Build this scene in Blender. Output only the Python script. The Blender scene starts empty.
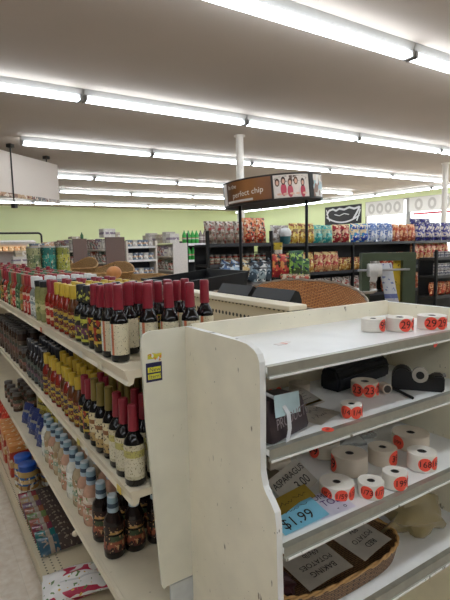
import bpy, bmesh, math, random
from mathutils import Vector, Matrix
PI = math.pi
rnd = random.Random(7)
scene = bpy.context.scene
COL = scene.collection
H = 1.55                                   # camera height; heights below are given relative to it with Z()
def Z(d): return H + d

# ------------------------------------------------------------------ camera
Rm = ((0.83946233, -0.08000245, 0.53749661), (-0.54298629, -0.0840753, 0.83552213), (-0.02165363, -0.99324265, -0.11401828))
FPX = 477.0136
cam_data = bpy.data.cameras.new('camera'); cam = bpy.data.objects.new('camera', cam_data); COL.objects.link(cam)
cam.matrix_world = Matrix(((Rm[0][0], -Rm[0][1], -Rm[0][2], 0), (Rm[1][0], -Rm[1][1], -Rm[1][2], 0), (Rm[2][0], -Rm[2][1], -Rm[2][2], H), (0, 0, 0, 1)))
cam_data.sensor_fit = 'VERTICAL'; cam_data.sensor_height = 36; cam_data.lens = FPX / 600 * 36
cam_data.clip_start = 0.02; cam_data.clip_end = 100
scene.camera = cam
def in_view(x, y, z, m=20):
    """true when a place lies inside the photo's field of view (used to leave out what it shows nothing of)"""
    p = (x, y, z - H)
    q = [sum(Rm[r][c] * p[r] for r in range(3)) for c in range(3)]
    if q[2] < 0.2: return False
    px, py = 225 + FPX * q[0] / q[2], 300 + FPX * q[1] / q[2]
    return -m < px < 450 + m and -m < py < 600 + m

# ------------------------------------------------------------------ materials
def lin(c):
    return tuple(((v / 12.92) if v <= 0.04045 else ((v + 0.055) / 1.055) ** 2.4) for v in c[:3])
def hexc(h): return lin(tuple(int(h[i:i + 2], 16) / 255 for i in (0, 2, 4)))
def new_mat(name):
    m = bpy.data.materials.new(name); m.use_nodes = True
    nt = m.node_tree; b = nt.nodes['Principled BSDF']
    return m, nt, b
_mc = {}
def plain(h, rough=0.5, metal=0.0, spec=0.5, noise=0.08, nscale=30, coat=0):
    key = ('p', h, rough, metal, spec, noise, nscale, coat)
    if key in _mc: return _mc[key]
    m, nt, b = new_mat('paint_' + h)
    c = hexc(h)
    b.inputs['Roughness'].default_value = rough; b.inputs['Metallic'].default_value = metal
    b.inputs['Specular IOR Level'].default_value = spec; b.inputs['Coat Weight'].default_value = coat
    n = nt.nodes.new('ShaderNodeTexNoise'); n.inputs['Scale'].default_value = nscale
    tc = nt.nodes.new('ShaderNodeTexCoord'); nt.links.new(tc.outputs['Object'], n.inputs['Vector'])
    mx = nt.nodes.new('ShaderNodeMix'); mx.data_type = 'RGBA'
    mx.inputs[6].default_value = (*[max(0, v * (1 - noise * 2)) for v in c], 1); mx.inputs[7].default_value = (*[min(1, v * (1 + noise * 2)) for v in c], 1)
    nt.links.new(n.outputs['Fac'], mx.inputs[0]); nt.links.new(mx.outputs[2], b.inputs['Base Color'])
    _mc[key] = m
    return m
def banded(name, axis, a0, a1, stops, spot=None, spot_scale=60, spot_th=0.55, rough=0.45, stretch=(1, 1, 1), spec=0.5, wobble=0.0):
    """constant colour bands along one local axis, with printed blotches of a second colour"""
    m, nt, b = new_mat(name)
    b.inputs['Roughness'].default_value = rough; b.inputs['Specular IOR Level'].default_value = spec
    tc = nt.nodes.new('ShaderNodeTexCoord'); sp = nt.nodes.new('ShaderNodeSeparateXYZ')
    nt.links.new(tc.outputs['Object'], sp.inputs[0])
    mr = nt.nodes.new('ShaderNodeMapRange'); mr.inputs[1].default_value = a0; mr.inputs[2].default_value = a1
    src = sp.outputs['XYZ'.index(axis)]
    if wobble:
        nz = nt.nodes.new('ShaderNodeTexNoise'); nz.inputs['Scale'].default_value = 12
        nt.links.new(tc.outputs['Object'], nz.inputs['Vector'])
        ma = nt.nodes.new('ShaderNodeMath'); ma.operation = 'MULTIPLY_ADD'; ma.inputs[1].default_value = wobble
        nt.links.new(nz.outputs['Fac'], ma.inputs[0]); nt.links.new(src, ma.inputs[2]); src = ma.outputs[0]
    nt.links.new(src, mr.inputs[0])
    cr = nt.nodes.new('ShaderNodeValToRGB'); cr.color_ramp.interpolation = 'CONSTANT'
    el = cr.color_ramp.elements
    while len(el) < len(stops): el.new(0.5)
    for e, (p, h) in zip(el, stops): e.position = p; e.color = (*hexc(h), 1)
    nt.links.new(mr.outputs[0], cr.inputs[0])
    out = cr.outputs['Color']
    for k, (h, sc, th) in enumerate(([(spot, spot_scale, spot_th)] if isinstance(spot, str) else (spot or []))):
        mp = nt.nodes.new('ShaderNodeMapping'); mp.inputs['Scale'].default_value = stretch; mp.inputs['Location'].default_value = (k * 3.1, k * 1.7, k)
        nt.links.new(tc.outputs['Object'], mp.inputs[0])
        n = nt.nodes.new('ShaderNodeTexNoise'); n.inputs['Scale'].default_value = sc; n.inputs['Detail'].default_value = 1
        nt.links.new(mp.outputs[0], n.inputs['Vector'])
        gt = nt.nodes.new('ShaderNodeMath'); gt.operation = 'GREATER_THAN'; gt.inputs[1].default_value = th
        nt.links.new(n.outputs['Fac'], gt.inputs[0])
        mx = nt.nodes.new('ShaderNodeMix'); mx.data_type = 'RGBA'; mx.inputs[7].default_value = (*hexc(h), 1)
        nt.links.new(gt.outputs[0], mx.inputs[0]); nt.links.new(out, mx.inputs[6]); out = mx.outputs[2]
    nt.links.new(out, b.inputs['Base Color'])
    return m
def worn_paint(name, h, dirt, rough=0.45, amount=0.66):
    """old enamel with scuffs, chips and a faint grime"""
    m, nt, b = new_mat(name); b.inputs['Roughness'].default_value = rough
    tc = nt.nodes.new('ShaderNodeTexCoord')
    def nz(scale, detail, st=(1, 1, 1), loc=0):
        mp = nt.nodes.new('ShaderNodeMapping'); mp.inputs['Scale'].default_value = st; mp.inputs['Location'].default_value = (loc, loc * .7, loc * .3)
        nt.links.new(tc.outputs['Object'], mp.inputs[0])
        n = nt.nodes.new('ShaderNodeTexNoise'); n.inputs['Scale'].default_value = scale; n.inputs['Detail'].default_value = detail
        nt.links.new(mp.outputs[0], n.inputs['Vector']); return n.outputs['Fac']
    def ramp(src, a, bb):
        r = nt.nodes.new('ShaderNodeMapRange'); r.inputs[1].default_value = a; r.inputs[2].default_value = bb
        nt.links.new(src, r.inputs[0]); return r.outputs[0]
    c = hexc(h)
    m1 = nt.nodes.new('ShaderNodeMix'); m1.data_type = 'RGBA'
    m1.inputs[6].default_value = (*c, 1); m1.inputs[7].default_value = (*[v * .86 for v in c], 1)
    nt.links.new(ramp(nz(5, 4), .4, .7), m1.inputs[0])
    m2 = nt.nodes.new('ShaderNodeMix'); m2.data_type = 'RGBA'; m2.inputs[7].default_value = (*hexc(dirt), 1)
    nt.links.new(m1.outputs[2], m2.inputs[6]); nt.links.new(ramp(nz(38, 3, (1, 1, .5), 5), amount, amount + .06), m2.inputs[0])
    m3 = nt.nodes.new('ShaderNodeMix'); m3.data_type = 'RGBA'; m3.inputs[7].default_value = (*[v * .55 for v in hexc(dirt)], 1)
    nt.links.new(m2.outputs[2], m3.inputs[6]); nt.links.new(ramp(nz(150, 2, (1, 1, .5), 9), amount + .05, amount + .08), m3.inputs[0])
    nt.links.new(m3.outputs[2], b.inputs['Base Color'])
    return m
def emissive(name, h, strength):
    m, nt, b = new_mat(name)
    b.inputs['Emission Color'].default_value = (*hexc(h), 1); b.inputs['Emission Strength'].default_value = strength
    b.inputs['Base Color'].default_value = (.8, .8, .8, 1)
    return m
def weave(name, h1, h2, dark, scale=1.0):
    """wicker: short over-and-under strands laid in UV metres"""
    m, nt, b = new_mat(name); b.inputs['Roughness'].default_value = .55
    uv = nt.nodes.new('ShaderNodeUVMap')
    br = nt.nodes.new('ShaderNodeTexBrick'); br.inputs['Scale'].default_value = 1.0 / scale
    br.inputs['Brick Width'].default_value = .018; br.inputs['Row Height'].default_value = .0065; br.inputs['Mortar Size'].default_value = .0011
    br.inputs['Color1'].default_value = (*hexc(h1), 1); br.inputs['Color2'].default_value = (*hexc(h2), 1); br.inputs['Mortar'].default_value = (*hexc(dark), 1)
    nt.links.new(uv.outputs[0], br.inputs['Vector']); nt.links.new(br.outputs['Color'], b.inputs['Base Color'])
    bp = nt.nodes.new('ShaderNodeBump'); bp.inputs['Strength'].default_value = .8; bp.inputs['Distance'].default_value = .004; bp.invert = True
    nt.links.new(br.outputs['Fac'], bp.inputs['Height']); nt.links.new(bp.outputs[0], b.inputs['Normal'])
    return m
def holes(name, h, a1, a2, p1, p2, r=.004, lim=None):
    """painted steel with a grid of punched slots; a1/a2 are local axes, p1/p2 the pitches"""
    m, nt, b = new_mat(name); b.inputs['Roughness'].default_value = .45
    tc = nt.nodes.new('ShaderNodeTexCoord'); sp = nt.nodes.new('ShaderNodeSeparateXYZ'); nt.links.new(tc.outputs['Object'], sp.inputs[0])
    def mth(op, a, bv):
        n = nt.nodes.new('ShaderNodeMath'); n.operation = op
        nt.links.new(a, n.inputs[0])
        if isinstance(bv, (int, float)): n.inputs[1].default_value = bv
        else: nt.links.new(bv, n.inputs[1])
        return n.outputs[0]
    def cell(ax, p):
        q = mth('DIVIDE', sp.outputs['XYZ'.index(ax)], p); q = mth('FRACT', q, 0); q = mth('SUBTRACT', q, .5); q = mth('MULTIPLY', q, p); return mth('POWER', mth('ABSOLUTE', q, 0), 2)
    d = mth('ADD', cell(a1, p1), cell(a2, p2)); inside = mth('LESS_THAN', d, r * r)
    if lim:
        inside = mth('MULTIPLY', inside, mth('LESS_THAN', sp.outputs['XYZ'.index(lim[0])], lim[1]))
    n = nt.nodes.new('ShaderNodeTexNoise'); n.inputs['Scale'].default_value = 8; nt.links.new(tc.outputs['Object'], n.inputs['Vector'])
    c = hexc(h)
    m0 = nt.nodes.new('ShaderNodeMix'); m0.data_type = 'RGBA'; m0.inputs[6].default_value = (*[v * .85 for v in c], 1); m0.inputs[7].default_value = (*c, 1)
    nt.links.new(n.outputs['Fac'], m0.inputs[0])
    mx = nt.nodes.new('ShaderNodeMix'); mx.data_type = 'RGBA'; mx.inputs[7].default_value = (.02, .018, .014, 1)
    nt.links.new(m0.outputs[2], mx.inputs[6]); nt.links.new(inside, mx.inputs[0]); nt.links.new(mx.outputs[2], b.inputs['Base Color'])
    return m
def film(name, h, alpha=.45, rough=.15):
    """thin clear plastic film"""
    m, nt, b = new_mat(name)
    b.inputs['Base Color'].default_value = (*hexc(h), 1); b.inputs['Roughness'].default_value = rough
    tr = nt.nodes.new('ShaderNodeBsdfTransparent'); mx = nt.nodes.new('ShaderNodeMixShader'); mx.inputs[0].default_value = alpha
    nt.links.new(tr.outputs[0], mx.inputs[1]); nt.links.new(b.outputs[0], mx.inputs[2])
    nt.links.new(mx.outputs[0], nt.nodes['Material Output'].inputs[0])
    return m

# ------------------------------------------------------------------ mesh helpers
def to_obj(name, bm, mat, parent=None, loc=None, smooth=False, rot=None):
    me = bpy.data.meshes.new(name)
    bmesh.ops.recalc_face_normals(bm, faces=bm.faces)
    bm.to_mesh(me); bm.free()
    for mm in (mat if isinstance(mat, (list, tuple)) else [mat]): me.materials.append(mm)
    if smooth:
        for p in me.polygons: p.use_smooth = True
        if smooth == 'auto': me.set_sharp_from_angle(angle=math.radians(38))
    o = bpy.data.objects.new(name, me); COL.objects.link(o)
    if parent is not None: o.parent = parent
    if loc is not None: o.location = loc
    if rot is not None: o.rotation_euler = rot
    return o
def box(bm, x0, x1, y0, y1, z0, z1, mi=0, bev=0):
    vs = [bm.verts.new(p) for p in ((x0, y0, z0), (x1, y0, z0), (x1, y1, z0), (x0, y1, z0), (x0, y0, z1), (x1, y0, z1), (x1, y1, z1), (x0, y1, z1))]
    fs = [bm.faces.new([vs[i] for i in f]) for f in ((0, 3, 2, 1), (4, 5, 6, 7), (0, 1, 5, 4), (1, 2, 6, 5), (2, 3, 7, 6), (3, 0, 4, 7))]
    for f in fs: f.material_index = mi
    if bev:
        es = list({e for f in fs for e in f.edges})
        bmesh.ops.bevel(bm, geom=es, offset=bev, segments=2, affect='EDGES', profile=.5)
    return fs
def lathe(bm, prof, seg=20, mi=0, cx=0, cy=0, cap=True, sx=1, sy=1):
    """prof: list of (r, z) from bottom to top"""
    rings = []
    for r, z in prof:
        rings.append([bm.verts.new((cx + sx * r * math.cos(2 * PI * k / seg), cy + sy * r * math.sin(2 * PI * k / seg), z)) for k in range(seg)])
    for a, b in zip(rings, rings[1:]):
        for k in range(seg):
            f = bm.faces.new((a[k], a[(k + 1) % seg], b[(k + 1) % seg], b[k])); f.material_index = mi
    if cap:
        f = bm.faces.new(rings[0][::-1]); f.material_index = mi
        f = bm.faces.new(rings[-1]); f.material_index = mi
    return rings
def prism(bm, pts, axis, a0, a1, mi=0):
    """2D outline extruded along an axis ('x': pts are (y,z); 'y': (x,z); 'z': (x,y))"""
    def P(p, a): return {'x': (a, p[0], p[1]), 'y': (p[0], a, p[1]), 'z': (p[0], p[1], a)}[axis]
    A = [bm.verts.new(P(p, a0)) for p in pts]; B = [bm.verts.new(P(p, a1)) for p in pts]
    fs = [bm.faces.new(A[::-1]), bm.faces.new(B)]
    n = len(pts)
    for k in range(n): fs.append(bm.faces.new((A[k], A[(k + 1) % n], B[(k + 1) % n], B[k])))
    for f in fs: f.material_index = mi
    return fs
def tube(bm, pts, r, seg=8, mi=0, closed=False):
    pts = [Vector(p) for p in pts]; n = len(pts); rings = []
    for i, p in enumerate(pts):
        if closed: d = pts[(i + 1) % n] - pts[i - 1]
        else: d = pts[min(i + 1, n - 1)] - pts[max(i - 1, 0)]
        d.normalize()
        u = d.orthogonal() if abs(d.z) > .95 else d.cross(Vector((0, 0, 1)))
        u.normalize(); v = d.cross(u)
        rings.append([bm.verts.new(p + r * (u * math.cos(2 * PI * k / seg) + v * math.sin(2 * PI * k / seg))) for k in range(seg)])
    for i in range(n if closed else n - 1):
        a, b = rings[i], rings[(i + 1) % n]
        for k in range(seg):
            f = bm.faces.new((a[k], a[(k + 1) % seg], b[(k + 1) % seg], b[k])); f.material_index = mi
    if not closed: bm.faces.new(rings[0][::-1]); bm.faces.new(rings[-1])
def tag(o, label, cat, group=None, kind=None):
    if label: o['label'] = label
    if cat: o['category'] = cat
    if group: o['group'] = group
    if kind: o['kind'] = kind
    return o
def thing(name, label, cat, loc=(0, 0, 0), rz=0, group=None, rot=None):
    o = bpy.data.objects.new(name, None); COL.objects.link(o); o.empty_display_size = .05
    o.location = loc; o.rotation_euler = rot if rot else (0, 0, rz)
    return tag(o, label, cat, group)
KIDS = {}
def kids(o):
    if o.name not in KIDS: KIDS[o.name] = list(o.children)
    return KIDS[o.name]
def dup(root, loc, rz=None, label=None, group=None, rot=None):
    r = root.copy(); COL.objects.link(r); r.location = loc
    if rz is not None: r.rotation_euler = (0, 0, rz)
    if rot is not None: r.rotation_euler = rot
    if label: r['label'] = label
    if group: r['group'] = group
    for ch in kids(root):
        c = ch.copy(); COL.objects.link(c); c.parent = r
        for g in kids(ch):
            d = g.copy(); COL.objects.link(d); d.parent = c
    return r
def struct(name, bm, mat):
    return tag(to_obj(name, bm, mat), None, None, None, 'structure')
_tc = {}
def text_bm(s, size, ext=0.0):
    """lettering as a flat mesh, centred, lying in the local XY plane"""
    cu = bpy.data.curves.new('lettering', 'FONT'); cu.body = s; cu.size = size; cu.align_x = 'CENTER'; cu.align_y = 'CENTER'; cu.extrude = ext; cu.resolution_u = 3
    o = bpy.data.objects.new('lettering', cu); COL.objects.link(o)
    bpy.context.view_layer.update()
    me = bpy.data.meshes.new_from_object(o.evaluated_get(bpy.context.evaluated_depsgraph_get()))
    bm = bmesh.new(); bm.from_mesh(me)
    bpy.data.objects.remove(o); bpy.data.curves.remove(cu); bpy.data.meshes.remove(me)
    return bm
ORD = 'first second third fourth fifth sixth seventh eighth ninth tenth eleventh twelfth thirteenth fourteenth fifteenth sixteenth seventeenth eighteenth nineteenth'.split()
TENS = ['twentieth', 'thirtieth', 'fortieth', 'fiftieth', 'sixtieth', 'seventieth']
TENW = ['twenty', 'thirty', 'forty', 'fifty', 'sixty', 'seventy']
def ordw(n):
    if n < 20: return ORD[n - 1]
    return TENS[n // 10 - 2] if n % 10 == 0 else TENW[n // 10 - 2] + '-' + ORD[n % 10 - 1]

# ------------------------------------------------------------------ shared materials
M_white = worn_paint('cream_enamel', 'F5EDD6', '7E7056', .42, .69)
M_shelfwhite = worn_paint('white_enamel', 'F0F0EE', 'B0A898', .35, .76)
M_lip = plain('9A988C', .32, .45, noise=.1)
M_edge = worn_paint('white_edge', 'F0EFEA', '77705F', .4, .66)
M_beige = worn_paint('beige_shelf', 'E6DAC0', '9A8A6C', .4, .74)
M_tan = plain('BFAE8E', .45, noise=.06)
M_black = plain('141416', .45, noise=.1)
M_blackgloss = plain('0E0D0F', .12, noise=.05)
M_blackmetal = plain('17171A', .4, .3)
M_ceiling = plain('B4A89D', .9, noise=.02, nscale=1.5)
M_green = plain('E9F1BE', .85, noise=.02, nscale=1.0)
M_pole = plain('EDE6DC', .5, noise=.02)
M_metal = plain('9A9A9A', .3, .8)
M_housing = plain('B8B6B2', .4, noise=.03)
M_dark = plain('2A2624', .6)

# ------------------------------------------------------------------ the room
XL, XR, YB, YF, CEIL = -6.0, 16.6, 22.9, -4.5, Z(1.92)
bm = bmesh.new(); box(bm, XL, XR + .3, YF, YB, -.1, 0)
m, nt, b = new_mat('vinyl_floor'); b.inputs['Roughness'].default_value = .35
tc = nt.nodes.new('ShaderNodeTexCoord'); br = nt.nodes.new('ShaderNodeTexBrick'); br.offset = 0; br.inputs['Scale'].default_value = 1
br.inputs['Brick Width'].default_value = .305; br.inputs['Row Height'].default_value = .305; br.inputs['Mortar Size'].default_value = .001
br.inputs['Color1'].default_value = (*hexc('D4C6B4'), 1); br.inputs['Color2'].default_value = (*hexc('DACCBA'), 1); br.inputs['Mortar'].default_value = (*hexc('C6B8A6'), 1)
n = nt.nodes.new('ShaderNodeTexNoise'); n.inputs['Scale'].default_value = 28; n.inputs['Detail'].default_value = 5
mx = nt.nodes.new('ShaderNodeMix'); mx.data_type = 'RGBA'; mx.blend_type = 'OVERLAY'; mx.inputs[0].default_value = .45
nt.links.new(tc.outputs['Object'], br.inputs['Vector']); nt.links.new(tc.outputs['Object'], n.inputs['Vector'])
nt.links.new(br.outputs['Color'], mx.inputs[6]); nt.links.new(n.outputs['Fac'], mx.inputs[7]); nt.links.new(mx.outputs[2], b.inputs['Base Color'])
struct('floor', bm, m)
bm = bmesh.new(); box(bm, XL, XR + .3, YF, YB, CEIL, CEIL + .1); struct('ceiling', bm, M_ceiling)
bm = bmesh.new(); box(bm, XL, XR + .3, YB, YB + .15, 0, CEIL); struct('wall_back', bm, M_green)
bm = bmesh.new(); box(bm, XL - .15, XL, YF, YB, 0, CEIL); struct('wall_left', bm, plain('8F8A80', .85))
bm = bmesh.new(); box(bm, XL, XR + .3, YF - .15, YF, 0, CEIL); struct('wall_front', bm, plain('8F8A80', .85))
# the street wall: green up to the shop windows, three window openings
WIN = [(1.2, 5.6), (6.0, 14.4)]
WZ0, WZ1 = .9, Z(1.72)
bm = bmesh.new()
box(bm, XR, XR + .2, YF, YB, 0, WZ0); box(bm, XR, XR + .2, YF, YB, WZ1, CEIL)
ys = [YF] + [v for w in WIN for v in w] + [YB]
for i in range(0, len(ys), 2): box(bm, XR, XR + .2, ys[i], ys[i + 1], WZ0, WZ1)
struct('wall_right', bm, M_green)
M_glass = film('shop_glass', 'F2F6F6', .06, .02)
M_alu = plain('A9A6A2', .4, .5)
M_blind = plain('D9D6D0', .8)
for k, (y0, y1) in enumerate(WIN):
    w = bpy.data.objects.new('window_%d' % (k + 1), None); COL.objects.link(w); w.location = (XR + .1, y0, WZ0); w['kind'] = 'structure'
    bm = bmesh.new()
    box(bm, -.05, .05, .0, .06, 0, WZ1 - WZ0); box(bm, -.05, .05, y1 - y0 - .06, y1 - y0, 0, WZ1 - WZ0)
    box(bm, -.05, .05, .06, y1 - y0 - .06, 0, .06); box(bm, -.05, .05, .06, y1 - y0 - .06, WZ1 - WZ0 - .06, WZ1 - WZ0)
    to_obj('window_frame', bm, M_alu, w)
    if k == 1:
        bm = bmesh.new(); box(bm, -.045, -.005, 6.15, 6.33, .0601, WZ1 - WZ0 - .0601); to_obj('mullion', bm, M_alu, w)
    bm = bmesh.new(); box(bm, -.004, .004, .06, y1 - y0 - .06, .06, WZ1 - WZ0 - .06)
    to_obj('window_glass', bm, M_glass, w)
# pavement and the pale street beyond the glass
bm = bmesh.new(); box(bm, XR + .3, XR + 30, -20, 45, -.2, -.1); struct('pavement', bm, plain('BDBBB6', .9))

# ------------------------------------------------------------------ daylight
w = bpy.data.worlds.new('sky'); scene.world = w; w.use_nodes = True
bg = w.node_tree.nodes['Background']; bg.inputs[0].default_value = (.93, .96, 1, 1); bg.inputs[1].default_value = 4.0

# ------------------------------------------------------------------ fluorescent strips
M_tube = emissive('lit_tube', 'EAF5FF', 18.5)
LZ = Z(1.80); SEG = 2.43
def make_strip(label, loc, rz, group):
    t = thing('strip_light', label, 'ceiling light', loc, rz, group)
    bm = bmesh.new(); prism(bm, [(-.035, .045), (.035, .045), (.06, .118), (-.06, .118)], 'x', 0.0, SEG - .01); to_obj('housing', bm, M_housing, t)
    for s in (-1, 1):
        bm = bmesh.new(); tube(bm, [(.05, s * .036, 0), (SEG - .06, s * .036, 0)], .019, 8); to_obj('tube', bm, M_tube, t, smooth=True)
    for x in (0.005, SEG - .05):
        bm = bmesh.new(); box(bm, x, x + .035, -.062, .062, -.022, .05, bev=.006); to_obj('lamp_holder', bm, M_metal, t)
    return t
strip0 = None
ROWS = [(-2.75, -3, 5, 'r'), (.2, -3, 5, 'r'), (3.14, -2, 5, 'first'), (6.02, -2, 5, 'second'), (8.93, 0, 5, 'third'), (12.6, 0, 5, 'fourth'), (15.8, 0, 5, 'fifth'), (20.0, 0, 5, 'sixth')]
XOFF = {3.14: 1.83, 6.02: 1.87, 8.93: 1.66, 12.6: 1.67, 15.8: 1.55, 20.0: 1.6}
n_strip = {}
for y, k0, k1, nm in ROWS:
    for k in range(k0, k1):
        x = XOFF.get(y, 1.8) + k * SEG
        vis = in_view(x + SEG / 2, y, LZ, 0) or in_view(x + SEG, y, LZ, 0) or in_view(x, y, LZ, 0)
        if nm == 'r' or not vis:
            lab, grp = 'lit fluorescent strip light on the ceiling outside the frame', 'strip lights outside the frame'
        else:
            n_strip[nm] = n_strip.get(nm, 0) + 1
            lab, grp = 'lit fluorescent strip light, %s ceiling row from the top, %s from the left' % (nm, ordw(n_strip[nm])), 'ceiling strip lights'
        if strip0 is None: strip0 = make_strip(lab, (x, y, LZ), 0, grp)
        else: dup(strip0, (x, y, LZ), 0, lab, grp)
for k in range(8):
    y = 3.0 + k * SEG
    lab = 'lit strip light in the row along the shop windows, %s from the street corner' % ordw(8 - k)
    dup(strip0, (15.3, y, LZ), PI / 2, lab, 'strip lights along the windows')
# ------------------------------------------------------------------ the gondola of sauces
GY0, GY1 = 1.213, 8.4
gon = thing('gondola_shelving', 'long cream double-sided shelving unit holding the sauce bottles', 'shelving', (0, 0, 0))
M_peg = holes('slotted_board', 'CFC2A4', 'Y', 'Z', .026, .05, .0075)
M_deck = holes('punched_deck', 'CDBE9F', 'X', 'Y', .03, .022, .0042, ('X', .46))
bm = bmesh.new(); box(bm, 1.05, 1.10, GY0, GY1, Z(-1.40), Z(-.225)); to_obj('back_panel', bm, M_peg, gon)
bm = bmesh.new(); box(bm, 1.035, 1.115, GY0, GY1, Z(-.225), Z(-.207), bev=.004); to_obj('top_rail', bm, M_beige, gon)
def shelf_prof(z, x0, x1, lip=.043):
    return [(x0, z + .003), (x0 + .012, z + .003), (x0 + .014, z), (x1, z), (x1, z - .022), (x0 + .03, z - .022), (x0 + .026, z - lip + .006), (x0 + .014, z - lip), (x0 + .004, z - lip + .004), (x0 + .012, z - lip + .012), (x0 + .006, z - .012)]
S1, S2, S3, DK = Z(-.336), Z(-.684), Z(-1.092), Z(-1.405)
SECT = [GY0, 2.43, 3.65, 4.87, 6.09, 7.31, GY1]
for z in (S1, S2, S3):
    for a, b_ in zip(SECT, SECT[1:]):
        bm = bmesh.new(); prism(bm, shelf_prof(z, .45, 1.049), 'y', a + .001, b_ - .001); to_obj('shelf', bm, M_beige, gon, smooth=False)
for z in (Z(-.36), S2, S3):
    bm = bmesh.new(); prism(bm, [(2.15 - x, zz) for x, zz in shelf_prof(z, .45, 1.049)][::-1], 'y', GY0, GY1); to_obj('shelf', bm, M_beige, gon)
bm = bmesh.new(); prism(bm, [(.352, DK), (1.049, DK), (1.049, DK - .02), (.37, DK - .02), (.36, DK - .055), (.347, DK - .055)], 'y', GY0, GY1); to_obj('base_deck', bm, M_deck, gon)
bm = bmesh.new(); prism(bm, [(.375, 0), (1.775, 0), (1.775, DK - .021), (.375, DK - .021)], 'y', GY0 + .01, GY1); to_obj('kick_plate', bm, M_tan, gon)
bm = bmesh.new(); prism(bm, [(1.101, DK), (1.80, DK), (1.80, DK - .055), (1.101, DK - .02)], 'y', GY0, GY1); to_obj('base_deck', bm, M_beige, gon)
bm = bmesh.new(); box(bm, .72, 1.06, 3.78, 6.6, Z(-.2065), Z(-.19)); to_obj('top_shelf', bm, M_dark, gon)
bm = bmesh.new(); box(bm, .56, .95, 1.2045, 1.2125, 0.02, Z(-1.006)); to_obj('end_plate', bm, plain('C9CCCB', .45), gon)

# white end panel, bowed and chipped, with two stickers
ep = thing('gondola_end_panel', 'tall cream steel end panel between the shelving and the open cabinet', 'panel', (0, 0, 0))
bm = bmesh.new()
pts = [(.498, -.262), (.499, -.25), (.507, -.238), (.525, -.231), (1.50, -.226), (1.50, -.998), (.545, -.998), (.537, -1.004), (.532, -.99), (.517, -.72), (.503, -.48)]
prism(bm, [(x, Z(z)) for x, z in pts], 'y', 1.2005, 1.2115)
to_obj('panel_sheet', bm, worn_paint('panel_enamel', 'E6E2D0', '857A55', .42, .72), ep)
st = thing('sticker', 'yellow and navy printed sticker on the cream end panel', 'sticker', (.534, 1.1998, Z(-.345)), rot=(PI / 2, 0, 0))
bm = bmesh.new(); box(bm, -.026, .022, -.028, .026, 0, .0006); to_obj('sticker_sheet', bm, plain('1B1C4A', .4), st)
for s, y, hgt in (('New', .006, .017), ('Item!', -.0135, .017)):
    bm = bmesh.new(); box(bm, -.021, .018, y - .0075, y + .0075, .0008, .0011); o = to_obj('yellow_band', bm, plain('D9D43A', .4), st)
    bm = text_bm(s, hgt); bmesh.ops.translate(bm, verts=bm.verts, vec=(0, y, .0014)); to_obj('lettering', bm, plain('1E1F4F', .4), o)
st2 = thing('sticker', 'torn yellow and white sticker above the navy one', 'sticker', (.535, 1.1998, Z(-.303)), rot=(PI / 2, 0, -.06))
bm = bmesh.new(); prism(bm, [(-.021, -.008), (.006, -.010), (.01, -.013), (.02, -.012), (.021, .009), (.004, .008), (-.006, .011), (-.02, .008)], 'z', 0, .0006)
to_obj('sticker_sheet', bm, banded('torn_sticker', 'Y', -.013, .011, [(0, 'D6D8D8'), (.3, 'C9C13A'), (.7, 'D8C94A')], [('D98A32', 90, .6), ('D9DADB', 70, .62)]), st2)

# ------------------------------------------------------------------ the open end cabinet
CX0, CX1, CYB = .633, 1.523, 1.2
cab = thing('open_cabinet', 'worn cream open cabinet with four shelves of price labels', 'cabinet', (0, 0, 0))
side = [(1.2, -.229), (1.011, -.228), (.93, -.228), (.895, -.230), (.87, -.238), (.855, -.248), (.847, -.265), (.8455, -.30), (.8455, -.35), (.847, -.45), (.847, -.525), (.838, -.557), (.826, -.571), (.813, -.582), (.796, -.602), (.791, -.635), (.79, -.71), (.788, -.80), (.786, -1.45), (.81, -1.545), (1.2, -1.545)]
def cab_side(x0, x1, name):
    bm = bmesh.new(); fs = prism(bm, [(y, Z(z)) for y, z in side], 'x', x0, x1)
    for f in fs[2:]: f.material_index = 1
    return to_obj(name, bm, [M_white, M_edge], cab)
cab_side(CX0, CX0 + .017, 'side_panel'); cab_side(CX1 - .017, CX1, 'side_panel')
bm = bmesh.new(); box(bm, CX0 + .0171, CX1 - .0171, 1.188, 1.2, Z(-1.54), Z(-.2235)); to_obj('back_panel', bm, M_white, cab)
SH = [(-.277, .836, .026), (-.472, .832, .028), (-.686, .782, .028), (-.951, .782, .034)]
for z, yf, th in SH:
    bm = bmesh.new(); box(bm, CX0 + .0172, CX1 - .0172, yf + .004, 1.1875, Z(z) - .016, Z(z)); s = to_obj('shelf', bm, M_shelfwhite, cab)
    bm = bmesh.new(); prism(bm, [(yf - .001, Z(z) + .0012), (yf + .016, Z(z) + .0012), (yf + .016, Z(z) - .0002), (yf + .0035, Z(z) - .0002), (yf + .0035, Z(z) - th + .004), (yf + .010, Z(z) - th + .002), (yf + .010, Z(z) - th), (yf - .003, Z(z) - th), (yf - .003, Z(z) - th + .005), (yf, Z(z) - th + .006)], 'x', CX0 + .0172, CX1 - .0172)
    to_obj('metal_edge', bm, M_lip, s)
    bm = bmesh.new(); box(bm, CX0 + .0172, CX1 - .0172, yf - .0055, yf - .0031, Z(z) - th - .001, Z(z) - th + .004); to_obj('edge_bead', bm, M_edge, s)
bm = bmesh.new(); box(bm, CX0 + .0172, CX1 - .0172, .82, 1.187, Z(-1.50), Z(-1.47)); to_obj('base_board', bm, M_white, cab)

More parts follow.
